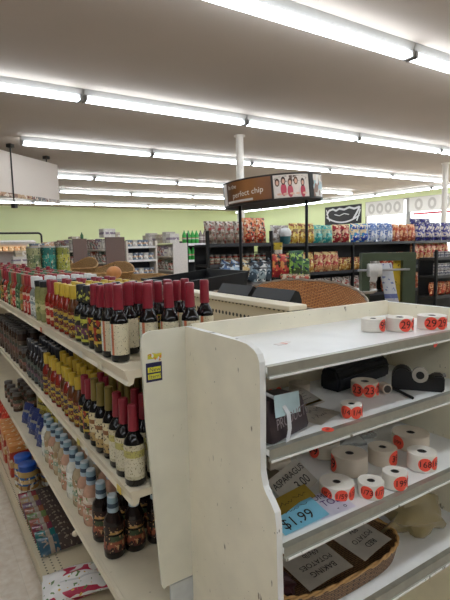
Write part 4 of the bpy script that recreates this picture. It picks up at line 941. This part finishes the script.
# ------------------------------------------------------------------ black snack racks along the shop
RY = 6.25
def rack(name, label, x0, x1, zs, y0=RY, dep=.45, ups=None, mat=M_black, h=None):
    t = thing(name, label, 'rack', (x0, y0, 0))
    n = len(zs)
    for z in zs:
        bm = bmesh.new(); box(bm, .021, x1 - x0 - .021, 0, dep, z - .035, z); s = to_obj('shelf', bm, mat, t)
        bm = bmesh.new(); box(bm, .021, x1 - x0 - .021, -.012, -.0005, z - .04, z + .012); to_obj('shelf_rail', bm, plain('3A3A40', .35), s)
    top = h or max(zs) + .02
    for x in ups or (0, x1 - x0):
        bm = bmesh.new(); box(bm, x - .02, x + .02, -.015, .03, 0, top); to_obj('upright', bm, M_blackmetal, t)
    bm = bmesh.new(); box(bm, .021, x1 - x0 - .021, dep + .001, dep + .02, .05, max(zs) - .036); to_obj('back_board', bm, plain('1C1A1C', .6), t)
    return t
RT = Z(.015)
r1 = rack('snack_rack', 'black snack rack with clear bags on top under the canopy', 3.735, 4.955, [RT, Z(-.30), Z(-.62), Z(-1.0)], h=Z(.22))
r2 = rack('snack_rack', 'long black rack of colourful chip bags before the shop windows', 5.0, 10.6, [Z(-.005), Z(-.52), Z(-1.0)], h=Z(.0), ups=(0, 1.9, 3.72, 5.6))
def chips(name, cols, spots, sc=18, th=.56):
    return banded(name, 'Z', 0, .36, cols, [(s, sc + 3 * i, th + .03 * i) for i, s in enumerate(spots)], rough=.3)
CH = {
 'yellow': chips('chips_yellow', [(0, 'C9A03A'), (.3, 'D8B64A'), (.55, '8A6A32'), (.7, 'D8C060')], ['8A4A2A', 'E8D890']),
 'teal': chips('chips_teal', [(0, '2E9A94'), (.35, '4FB4AE'), (.5, '9AA88A'), (.7, '35A59E')], ['A8C4A8', '1F7A78']),
 'red': chips('chips_red', [(0, '9A1C26'), (.3, 'B02A30'), (.5, 'D8A08A'), (.68, 'A81F2A')], ['E2C6A0', '7A141E']),
 'blue': chips('chips_blue', [(0, '1A3A9A'), (.3, '2A56B4'), (.5, 'D2B88A'), (.68, '20489E')], ['E2D2B0', '1C8AC0']),
 'white': chips('chips_white', [(0, 'B4BCCC'), (.3, 'D8DAE2'), (.6, '7A90C0'), (.8, '4A66A0')], ['5A74B0', 'E8E8EC']),
 'orange': chips('chips_orange', [(0, 'A8442A'), (.35, 'C86A3A'), (.6, 'B84A26'), (.8, 'D88A50')], ['E2B080', '9A3A20']),
 'navy': chips('chips_navy', [(0, '24225A'), (.25, 'C9BCB4'), (.5, '2E2A78'), (.68, 'D2C4B8'), (.85, '221F5A')], ['34308A', 'D8CCC2'], 20, .56),
 'clear': chips('chips_clear', [(0, '9A8878'), (.4, '8E7A6A'), (.62, 'A04A44'), (.68, 'A89C90'), (.85, 'C4BCB4')], ['C6BCB0', '6E5A4C', 'A04038'], 16),
 'orred': chips('chips_orangered', [(0, 'B83A20'), (.4, 'C84A28'), (.6, '8A2A1A'), (.75, 'D05A34')], ['E0A070', '3A2A1E', 'E8D2B8'], 16),
 'pink': chips('chips_pink', [(0, 'C28A5A'), (.3, 'C85A50'), (.5, 'D89A70'), (.7, 'C86050'), (.85, 'E0C080')], ['E8D09A', 'A8302E']),
 'gold': chips('chips_gold', [(0, 'C08A3A'), (.3, 'D8B050'), (.5, 'A84A2E'), (.65, 'DEBC60')], ['F0DC9A', '9A3A24']),
 'grey': chips('chips_grey', [(0, 'A8A29C'), (.4, 'C2BCB8'), (.7, '8A8280')], ['D6D2CE', '7A6A60'], 15),
}
def row(kind, xs, z, w_, h_, names, group, y=RY + .12, lean=-.08, t=.12):
    for k, x in enumerate(xs):
        bag(kind, (x, y + rnd.uniform(-.02, .02), z), names[k] if isinstance(names, list) else names % ordw(k + 1), group, w_, h_, t, CH[kind], rot=(lean, rnd.uniform(-.05, .05), rnd.uniform(-.12, .12)))
GT = 'chip bags on the top of the racks'
row('clear', [3.86, 4.04, 4.21, 4.38], RT + .002, .21, .36, 'clear red-striped snack bag on top of the rack under the canopy, %s from the left', GT)
row('orred', [4.60, 4.83], RT + .002, .25, .42, 'orange-red chip bag on top of the rack under the canopy, %s of the pair', GT)
z2 = Z(-.005) + .002
row('grey', [5.14, 5.34], z2, .21, .32, 'pale grey snack bag on the rack beside the canopy pole, %s of the pair', GT)
row('yellow', [5.56, 5.75, 5.93], z2, .21, .36, 'yellow chip bag on top of the long rack, %s from the left', GT)
row('teal', [6.11, 6.37], z2, .27, .33, 'teal chip bag on top of the long rack, %s of the pair', GT)
row('red', [6.62, 6.83], z2, .21, .34, 'red chip bag on top of the long rack, %s of the pair', GT)
row('blue', [7.06, 7.31], z2, .25, .36, 'bright blue chip bag on top of the long rack, %s of the pair', GT)
row('white', [7.57, 7.81, 8.04], z2, .24, .38, 'white and blue chip bag on top of the long rack, %s of three', GT)
row('orange', [8.29, 8.55, 8.81], z2, .26, .36, 'orange chip bag on top of the long rack, %s of three', GT)
row('navy', [9.10, 9.40, 9.70, 10.0, 10.3], z2, .30, .40, 'navy and cream chip bag on top of the long rack, %s of five', GT)
row('navy', [9.22, 9.55], z2, .36, .50, 'taller navy chip bag behind the navy row, %s of the pair', GT, y=RY + .30)
db = thing('party_bag', 'white-topped teal round bag on the rack beside the canopy pole', 'bag', (5.28, RY + .03, z2))
bm = bmesh.new(); lathe(bm, [(.06, 0), (.09, .05), (.09, .13)], 16); to_obj('bag_body', bm, plain('1F5A62', .4), db, smooth='auto')
bm = bmesh.new(); lathe(bm, [(.09, .1305), (.105, .17), (.10, .22), (.07, .26), (.02, .275)], 16); to_obj('dome_top', bm, plain('E2E4E6', .4), db, smooth='auto')
GS = 'snack bags on the second shelf of the long rack'
z3 = Z(-.52) + .002
row('gold', [5.50, 5.72, 5.92], z3, .22, .36, 'gold chip bag on the second shelf of the long rack, %s from the left', GS)
row('pink', [6.13, 6.34, 6.54], z3, .21, .36, 'pink and gold chip bag on the second shelf, %s after the gold bags', GS)
row('gold', [6.78, 6.98, 7.18], z3, .22, .24, 'short gold snack bag on the second shelf, %s after the pink bags', GS)
row('grey', [7.45, 7.68], z3, .22, .28, 'pale snack bag on the second shelf behind the green stand, %s of the pair', GS)
row('pink', [8.9, 9.12, 9.34, 9.56, 9.78, 10.0], z3 + .14, .22, .34, 'red snack bag hanging below the navy bags, %s from the left', GS)
row('orred', [7.95, 8.2, 8.45], z3, .22, .30, 'orange-red snack bag on the second shelf beyond the green stand, %s of three', GS)
z4 = Z(-1.0) + .002
row('clear', [5.6, 5.85, 6.1, 6.35, 6.6, 6.85, 7.1, 7.35, 7.6], z4, .23, .36, 'clear snack bag on the bottom shelf of the long rack, %s from the left', 'snack bags on the bottom shelf of the long rack')
row('orange', [8.0, 8.25, 8.5, 8.75, 9.0, 9.25, 9.5, 9.75], z4, .23, .34, 'orange snack bag on the bottom shelf of the long rack, %s after the clear bags', 'snack bags on the bottom shelf of the long rack')
# jars on the second shelf of the first rack, tilted bags below
bottle('salsa', 'x', [(.04, 0), (.045, .006), (.045, .11), (.036, .125), (.036, .13)], 0, (.0454, .025, .1), [(.04, .13), (.041, .152), (.038, .155)], plain('6A625A', .4), plain('7A2E22', .2), lab('salsa', .02, .1, [(0, 'B8A890'), (.4, '8A4A3A'), (.6, 'C4BAA8')], [('5A6A4A', 60, .6)]), name='salsa_jar', seg=12)
for k in range(10):
    build_bottle('salsa', (3.83 + k * .112, RY + .08, Z(-.30) + .0005), 0, 'small salsa jar on the second shelf under the clear bags, %s from the left' % ordw(k + 1), 'salsa jars on the snack rack')
bm = bmesh.new(); box(bm, 0, .34, 0, .2, 0, .055, bev=.004); o = to_obj('snack_tray', bm, plain('B0241E', .4), None, (4.06, RY + .04, Z(-.30) + .158)); 
bpy.data.objects.remove(o)
TB = 'tilted snack bags on the lower shelf'
M_tb = [chips('tilt_blue', [(0, '3A5A8A'), (.3, '8AA8C8'), (.5, '4A6A9A'), (.75, 'A8B8C8')], ['2A4470', 'C4D0DA']), chips('tilt_lightblue', [(0, '5A84B0'), (.4, '9AB4CC'), (.7, '3E6696')], ['D0D8DE']), chips('tilt_yellow', [(0, 'A8803A'), (.4, 'C9A868'), (.7, 'B8C0C4')], ['D8C69A', '7A5A2E']), chips('tilt_dark', [(0, '243A4A'), (.4, '5A7284'), (.55, '1E3040')], ['8A9AA4']), chips('tilt_white', [(0, '8A9AA0'), (.4, 'C4C8C8'), (.7, '2E4454')], ['D8DADA', '2A3E4C'])]
for k, (x, mi, nm) in enumerate([(3.95, 0, 'blue'), (4.14, 1, 'light blue'), (4.33, 2, 'yellow'), (4.52, 3, 'dark teal'), (4.70, 4, 'white and teal'), (4.86, 3, 'dark teal striped')]):
    BAGP_key = 'tilt%d_%d' % (mi, k)
    bag(BAGP_key, (x, RY - .02, Z(-.62) + .035), '%s snack bag slanting on the lower shelf under the salsa jars' % nm, TB, .22, .36, .09, M_tb[mi], rot=(-.15, .42, 0), seed=60 + k)

# cans stacked beyond the green stand
can_rack = rack('can_rack', 'narrow black wire rack of canned goods in front of the long rack', 7.62, 9.2, [Z(-.30), Z(-.62), Z(-.98)], y0=5.0, dep=.36, h=Z(-.16), ups=(0, .80, 1.58), mat=plain('2A2826', .5))
M_canl = plain('8E8C88', .35, .6)
bottle('can', 'x', [(.05, 0), (.052, .004), (.052, .10), (.05, .104)], 0, (.0523, .008, .096), [(.05, .1045), (.05, .107), (.046, .108)], M_canl, M_canl, lab('can', .008, .1, [(0, 'A8A4A4'), (.3, '6A6A7A'), (.55, 'C2BEBC'), (.8, '7A6A6A')], [('4A4A5A', 40, .6)]), name='food_can', seg=12)
for zi, z in enumerate((Z(-.30), Z(-.62))):
    for k in range(13):
        for lv in range(1 if zi == 0 else 2):
            x = 7.72 + k * .115
            if abs(x - 8.42) < .075: continue
            build_bottle('can', (x, 5.07, z + .0005 + lv * .109), rnd.uniform(-1, 1), 'food can on the %s can rack shelf, %s from the left%s' % (('upper', 'middle')[zi], ordw(k + 1), (', bottom layer', ', top layer')[lv] if zi else ''), 'food cans on the can rack')
row('orange', [7.75, 8.0, 8.25, 8.6, 8.85, 9.08], Z(-.98) + .002, .22, .24, 'orange food bag on the bottom shelf of the can rack, %s from the left', 'food bags on the can rack', y=5.12)
row('pink', [8.48 + .2 * k for k in range(4)], Z(-.30) + .11, .20, .20, 'red food bag above the cans, %s from the left', 'red food bags above the cans', y=5.2) if False else None

# ------------------------------------------------------------------ columns, banner, blinds at the street wall
for x, y, l in ((4.98, 7.15, 'column_middle'), (11.30, 7.25, 'column_right')):  # two round floor-to-ceiling columns
    bm = bmesh.new(); lathe(bm, [(.068, 0), (.068, CEIL - .02)], 20); lathe(bm, [(.10, CEIL - .02), (.10, CEIL)], 20); o = to_obj('store_column_1' if 'mid' in l else 'store_column_2', bm, M_pole, None, (x, y, 0), smooth='auto'); o['kind'] = 'structure'
bn = thing('wall_banner', 'black banner with white scroll lettering on the green wall beside the windows', 'banner', (XR - .004, 15.68, Z(1.26)), rot=(PI / 2, 0, -PI / 2))
bm = bmesh.new(); box(bm, -1.12, 1.12, -.42, .42, 0, .003); to_obj('banner_sheet', bm, plain('26242A', .5), bn)
bm = bmesh.new()
def ribbon(bm, pts, wd, z=.005):
    pts = [Vector((p[0], p[1])) for p in pts]; L = []
    for i, p in enumerate(pts):
        d = (pts[min(i + 1, len(pts) - 1)] - pts[max(i - 1, 0)]).normalized(); nn = Vector((-d.y, d.x)) * wd / 2
        L.append((bm.verts.new((p.x + nn.x, p.y + nn.y, z)), bm.verts.new((p.x - nn.x, p.y - nn.y, z))))
    for a, b_ in zip(L, L[1:]): bm.faces.new((a[0], a[1], b_[1], b_[0]))
ribbon(bm, [(-1.0 + .1 * k, -.05 - .28 * math.sin(PI * k / 20) ** .8) for k in range(21)], .07)
ribbon(bm, [(-1.0, .05), (-.85, .25), (-.6, .30), (-.4, .22), (-.2, .30), (.1, .24), (.4, .32), (.7, .24), (1.0, .30)], .09, .0052)
ribbon(bm, [(-1.02, .3), (-.92, 0), (-.8, -.25)], .06, .0054); ribbon(bm, [(.65, -.2), (.85, .05), (1.02, .32)], .10, .0054); ribbon(bm, [(.85, -.3), (.98, 0), (1.05, .2)], .07, .0056)
ribbon(bm, [(-.5, .05), (-.2, -.02), (.1, .06), (.4, 0)], .035, .0056)
to_obj('scroll_print', bm, plain('D8D8DC', .5), bn)
M_bpaper, _nt, _b = new_mat('banner_paper')
_b.inputs['Base Color'].default_value = (.82, .8, .77, 1); _b.inputs['Roughness'].default_value = .9
_tl = _nt.nodes.new('ShaderNodeBsdfTranslucent'); _tl.inputs[0].default_value = (.85, .83, .8, 1); _mx = _nt.nodes.new('ShaderNodeMixShader'); _mx.inputs[0].default_value = .35
_nt.links.new(_b.outputs[0], _mx.inputs[1]); _nt.links.new(_tl.outputs[0], _mx.inputs[2]); _nt.links.new(_mx.outputs[0], _nt.nodes['Material Output'].inputs[0])
def wbanner(y0, y1, z0, z1, label, rings):
    t = thing('paper_banner', label, 'banner', (XR - .05, (y0 + y1) / 2, (z0 + z1) / 2), rot=(PI / 2, 0, -PI / 2))
    w_, h_ = (y1 - y0) / 2, (z1 - z0) / 2
    m = M_bpaper
    bm = bmesh.new(); box(bm, -w_, w_, -h_, h_, 0, .003); to_obj('paper', bm, m, t)
    for k in range(rings):
        cx = -w_ + (k + .75) * 2 * w_ / (rings + .5); bm = bmesh.new()
        ribbon(bm, [(cx + .13 * math.cos(2 * PI * i / 24), .17 * math.sin(2 * PI * i / 24)) for i in range(25)], .10, .005)
        to_obj('round_letter', bm, plain('C9C5C0', .8), t)
wbanner(12.36, 14.3, Z(1.10), Z(1.70), 'white paper banner with pale round letters hung in the window beside the black banner', 4)
wbanner(6.1, 12.12, Z(1.14), Z(1.70), 'white paper banner with pale letters hung across the wide window', 10)
rs = thing('red_stripe', 'red stripe running along the wide window glass', 'stripe', (XR - .03, 9.0, Z(1.06)))
bm = bmesh.new(); box(bm, -.003, .003, -2.9, 2.95, -.035, .035); to_obj('tape', bm, plain('C8283A', .5), rs)

# ------------------------------------------------------------------ hanging white board at the meat counter
hs = thing('hanging_board', 'long white board hung from the ceiling above the meat counter', 'sign board', (1.42, 9.54, Z(.97)), math.atan2(1.17, 1.26))
bm = bmesh.new(); box(bm, -.35, 1.72, -.03, .03, .07, .81, bev=.004); to_obj('board', bm, plain('D2C6BC', .7, noise=.02), hs)
bm = bmesh.new(); box(bm, -.35, 1.72, -.035, .035, 0, .0695); to_obj('picture_border', bm, banded('food_border', 'X', -.4, 1.75, [(0, 'B08A6A'), (.2, '8A6A5A'), (.35, 'B89A78'), (.55, '6A6A68'), (.75, 'A8A09A')], [('D8C8B8', 14, .56), ('7A4A3A', 12, .6)], rough=.5), hs)
for x, yy in ((.22, -.05), (1.45, .05)):
    bm = bmesh.new(); tube(bm, [(x, yy, -.12 if x < 1 else .3), (x, yy, CEIL - Z(.97) - .06)], .012, 8); box(bm, x - .05, x + .05, yy - .05, yy + .05, CEIL - Z(.97) - .06, CEIL - Z(.97)); to_obj('hanger', bm, M_dark, hs)
    if x < 1:
        bm = bmesh.new(); box(bm, x - .04, x + .04, yy - .04, yy + .04, -.2, -.12); to_obj('junction_box', bm, M_dark, hs)

# ------------------------------------------------------------------ far aisles
M_brown = plain('6E5850', .6, noise=.04); M_cream2 = plain('D2C8BC', .5)
PAL = ['B8B0A8', '8A6A62', 'C2B49A', '9A4A42', '6A7A8A', 'D2CCC4', '7A5A4A', 'A89A8A', '5A6A5A', 'C49A7A', '8A7A8A', 'B06A5A']
CART = {}
def carton(x, y, z, w_, d_, h_, col, label, group, name='grocery_box', cat='box', rz=0):
    key = (w_, d_, h_, col)
    if key not in CART:
        bm = bmesh.new(); box(bm, -w_ / 2, w_ / 2, -d_ / 2, d_ / 2, 0, h_, bev=.004)
        c2 = PAL[(PAL.index(col) + 5) % len(PAL)] if col in PAL else 'E0DCD4'
        CART[key] = to_obj(name, bm, banded('carton_' + col, 'Z', 0, h_, [(0, col), (.35, c2), (.6, col)], [('E0DAD2', 22, .6)], rough=.5), None, (x, y, z), rot=(0, 0, rz)); o = CART[key]
    else:
        o = CART[key].copy(); COL.objects.link(o); o.location = (x, y, z); o.rotation_euler = (0, 0, rz)
    return tag(o, label, cat, group)
def aisle(label, x0, x1, y0, ln, top, endmat, zs, side='left', where='', group='', goods=True, n=7):
    """an aisle shelving unit running away from the viewer, closed by a panel at the near end"""
    t = thing('aisle_shelving', label, 'shelving', (x0, y0, 0))
    W_ = x1 - x0
    bm = bmesh.new(); box(bm, 0, W_, 0, .03, 0, top); to_obj('end_panel', bm, endmat, t)
    bm = bmesh.new(); box(bm, W_ / 2 - .02, W_ / 2 + .02, .031, ln, .02, top - .02); to_obj('back_board', bm, M_cream2, t)
    for z in zs:
        bm = bmesh.new(); box(bm, -.06, W_ / 2 - .021, .031, ln, z - .03, z); to_obj('shelf', bm, M_cream2, t)
    for zi, z in enumerate(zs):
        for k in range(n):
            hh = (.20, .16, .23)[(k + zi) % 3]
            carton(x0 + .06, y0 + .16 + k * .2, z + .0005, .16, .15, hh, PAL[(k * 5 + zi * 3) % len(PAL)], 'small grocery box on %s, %s shelf, %s from the near end' % (where, ('upper', 'second', 'third', 'low')[zi], ordw(k + 1)), group)
    return t
AY = 10.0
aisle('brown-ended shelving unit behind the tall tins', 2.74, 3.03, AY, 3.2, Z(.20), M_brown, [Z(-.04), Z(-.32), Z(-.62)], where='the first brown-ended unit', group='groceries on the first brown unit')
aisle('wider brown-ended shelving unit below the white cartons', 3.43, 3.86, AY, 3.2, Z(.225), M_brown, [Z(-.03), Z(-.31), Z(-.60)], where='the wider brown-ended unit', group='groceries on the wider brown unit')
aisle('white-ended shelving unit beside the green soda bottles', 5.03, 5.41, AY, 3.4, Z(.075), plain('DAD2CC', .5), [Z(-.22), Z(-.55), Z(-.9)], where='the white-ended unit', group='groceries on the white-ended unit')
for k in range(6):
    carton(5.12 + .05 * (k % 2), AY + .18 + k * .3, Z(.0755), .24, .22, .22 + .05 * (k % 3 == 1), ['D2CCC4', 'B8B0A8', 'C2B49A'][k % 3], 'pale package on top of the white-ended unit, %s from the near end' % ordw(k + 1), 'packages on the white-ended unit')
# white-shelved end unit with blue packages
eu = thing('end_shelving', 'white end shelving with blue packages between brown and white-ended units', 'shelving', (3.90, AY + .02, 0))
bm = bmesh.new(); box(bm, 0, .74, .36, .39, 0, Z(.14)); to_obj('back_board', bm, plain('1F2430', .6), eu)
for x in (0, .70):
    bm = bmesh.new(); box(bm, x, x + .04, 0, .359, 0, Z(.14)); to_obj('side_panel', bm, M_cream2, eu)
for i, z in enumerate((Z(.02), Z(-.28), Z(-.60))):
    bm = bmesh.new(); box(bm, .041, .699, 0, .359, z - .045, z); to_obj('shelf', bm, plain('E2DEDA', .4), eu)
    for k in range(5):
        carton(3.90 + .115 + k * .127, AY + .15, z + .0005, .11, .12, (.14, .15, .13)[i], ['6A7A8A', 'B8B0A8', '5A6A8E'][(k + i) % 3] if (k + i) % 3 < 2 else '6A7A8A', 'blue-grey package on the white end shelving, %s shelf, %s from the left' % (('top', 'middle', 'low')[i], ordw(k + 1)), 'packages on the white end shelving')
for k, (x, w_, h_, c) in enumerate([(4.05, .2, .10, '5A4A42'), (4.33, .24, .07, '8A6A62'), (4.55, .16, .09, '6A7A8A')]):
    carton(x, AY + .3, Z(.14) + .03 if False else Z(.1655), w_, .16, h_, c if c in PAL else '7A5A4A', 'small dark package on top of the white end shelving, %s from the left' % ordw(k + 1), 'packages on top of the end shelving') if False else None
# white cartons above the wider brown unit
carton(3.60, AY + .35, Z(.2255), .27, .3, .19, 'D2CCC4', 'white carton on top of the wider brown unit', 'cartons on the brown unit', 'shipping_carton', 'carton')
carton(3.30 + .48, AY + .3, Z(.2255), .10, .25, .11, 'C2B49A', 'small cream carton beside the white carton on the brown unit', 'cartons on the brown unit', 'shipping_carton', 'carton')
carton(2.87, AY + .3, Z(.2005), .2, .3, .05, 'C2B49A', 'flat cream carton on top of the first brown-ended unit', 'cartons on the brown unit', 'shipping_carton', 'carton')
gb = thing('soda_bottle', 'small green bottle standing on top of the first brown-ended unit', 'bottle', (2.97, AY + .12, Z(.2005)))
bm = bmesh.new(); lathe(bm, [(.03, 0), (.032, .01), (.032, .07), (.012, .11), (.012, .13)], 12); to_obj('bottle_body', bm, plain('3E6A4A', .2), gb, smooth='auto')
# black shelf unit of soda bottles
su = thing('soda_rack', 'black shelving of green soda bottles with white shelf edges', 'rack', (5.412, AY + .05, 0))
bm = bmesh.new(); box(bm, 0, 1.5, .40, .43, 0, Z(.12)); to_obj('back_board', bm, plain('191A1C', .6), su)
for i, z in enumerate((Z(.06), Z(-.33), Z(-.72))):
    bm = bmesh.new(); box(bm, 0, 1.5, 0, .399, z - .05, z); s = to_obj('shelf', bm, M_black, su)
    bm = bmesh.new(); box(bm, 0, 1.5, -.012, -.0005, z - .05, z + .005); to_obj('shelf_edge', bm, plain('E6E6E6', .4), s)
for x in (0.02, .8, 1.5):
    bm = bmesh.new(); box(bm, x - .02, x + .02, -.02, -.0125, 0, Z(.30)); to_obj('upright', bm, M_blackmetal, su)
two_l = [(.045, 0), (.053, .015), (.053, .16), (.05, .2), (.03, .255), (.014, .28), (.014, .285)]
bottle('soda', 'x', two_l, 0, (.0534, .08, .16), [(.016, .285), (.016, .305), (.014, .307)], plain('2E8A3A', .4), plain('3FA84A', .15), lab('soda', .08, .16, [(0, '3A9A48'), (.3, 'D8E0C8'), (.5, 'C04A3A'), (.7, '48A850')]), name='soda_bottle', seg=12)
bottle('soda2', 'x', two_l, 0, (.0534, .08, .16), [(.016, .285), (.016, .305), (.014, .307)], plain('3A3A3E', .4), plain('8A7A78', .15), lab('soda2', .08, .16, [(0, 'C8BEBA'), (.4, '9A8A88'), (.7, 'D2CCC8')]), name='soda_bottle', seg=12)
for i, z in enumerate((Z(.06), Z(-.33))):
    for k in range(12):
        g = k < 4
        build_bottle('soda' if g else 'soda2', (5.42 + k * .112, AY + .16, z + .0005), 0, '%s soda bottle on the %s shelf of the soda rack, %s from the left' % ('green' if g else 'grey-brown', ('upper', 'lower')[i], ordw(k + 1)), 'soda bottles on the soda rack')
# ------------------------------------------------------------------ refrigerated case with black frame, far left
fc = thing('refrigerated_case', 'long white refrigerated case with a lit shelf at the far green wall', 'display case', (.4, 12.6, 0), math.radians(8))
bm = bmesh.new(); prism(bm, [(0, 0), (.9, 0), (.9, Z(.24)), (.35, Z(.24)), (.35, Z(.20)), (.84, Z(.20)), (.84, Z(-.40)), (.0, Z(-.40))], 'x', -.6, 2.3); to_obj('case_body', bm, plain('CFC6C2', .4), fc)
bm = bmesh.new(); prism(bm, [(.22, Z(.13)), (.349, Z(.20)), (.349, Z(.24)), (.2, Z(.20))], 'x', -.6, 2.3); to_obj('case_hood', bm, plain('E8E2DA', .4), fc)
bm = bmesh.new(); box(bm, -.58, 2.28, .36, .839, Z(-.04), Z(-.02)); to_obj('shelf', bm, plain('C8B8A0', .4), fc)
bm = bmesh.new(); box(bm, -.5, 2.2, .40, .43, Z(.185), Z(.1995)); to_obj('lamp', bm, emissive('case_lamp', 'FFE0B0', 16), fc)
fa = math.radians(8)
for k in range(18):
    lx, ly = -.48 + k * .15, .52
    carton(.4 + lx * math.cos(fa) - ly * math.sin(fa), 12.6 + lx * math.sin(fa) + ly * math.cos(fa), Z(-.0195), .12, .12, .10, ['C49A7A', 'C2B49A'][k % 2], 'golden food pack on the lit shelf of refrigerated case, %s from the left' % ordw(k + 1), 'packs in the refrigerated case', 'food_pack', 'pack', fa)
bf = thing('guard_rail', 'black bent tube rail on posts before the refrigerated case', 'rail', (0, 11.3, 0))
P0 = []
for t_ in range(7): P0.append((2.34 + .07 * math.sin(t_ / 6 * PI / 2), 0, Z(.29) - .07 * (1 - math.cos(t_ / 6 * PI / 2)) + .07))
bm = bmesh.new(); tube(bm, [(.6, 0, Z(.36))] + P0 + [(2.41, 0, 0)], .022, 8); to_obj('rail_tube', bm, plain('2A2622', .4), bf, smooth='auto')
bm = bmesh.new(); tube(bm, [(.9, 0, 0), (.9, 0, Z(.34))], .02, 8); to_obj('post', bm, plain('2A2622', .4), bf, smooth='auto')
# packages on a low table in front of the case
lt = thing('stock_table', 'low table stacked with pink and white packages before the refrigerated case', 'table', (1.62, 9.0, 0))
bm = bmesh.new(); box(bm, -.55, .45, -.3, .3, Z(-.42), Z(-.38)); to_obj('table_top', bm, M_cream2, lt)
for x in (-.5, .4):
    for y in (-.25, .25):
        bm = bmesh.new(); box(bm, x - .02, x + .02, y - .02, y + .02, 0, Z(-.4205)); to_obj('leg', bm, M_cream2, lt)
for k, (x, y, z, w_, h_, c, l) in enumerate([(1.50, 8.95, -.3795, .26, .14, 'C49A7A', 'peach package at the bottom of the stock table stack'), (1.52, 8.95, -.239, .24, .12, 'D2CCC4', 'white package in the middle of the stock table stack'), (1.55, 8.95, -.118, .22, .10, 'C2B49A', 'cream package near the top of the stock table stack'), (1.80, 8.95, -.3795, .24, .2, 'B8B0A8', 'grey package at the bottom of second stock table stack'), (1.80, 8.95, -.178, .24, .18, '8A7A8A', 'purple-grey package on the second stock table stack'), (1.82, 8.95, .003, .22, .10, '6A7A8A', 'blue-grey package topping the second stock table stack'), (2.02, 9.0, -.3795, .16, .30, 'D2CCC4', 'tall white package at the end of the stock table'), (2.02, 9.0, -.078, .16, .2, 'C49A7A', 'peach package on the tall white one, stock table')]):
    carton(x, y, Z(z), w_, .22, h_, c, l, 'packages on the stock table', 'food_pack', 'pack')

# ------------------------------------------------------------------ picture settings
scene.view_settings.view_transform = 'Standard'; scene.view_settings.look = 'None'; scene.view_settings.gamma = 1
scene.view_settings.use_curve_mapping = False
scene.view_settings.exposure = 0.0
scene.cycles.use_denoising = True
scene.cycles.max_bounces = 8; scene.cycles.diffuse_bounces = 5; scene.cycles.transparent_max_bounces = 12
scene.cycles.sample_clamp_indirect = 6
scene.cycles.use_light_tree = True
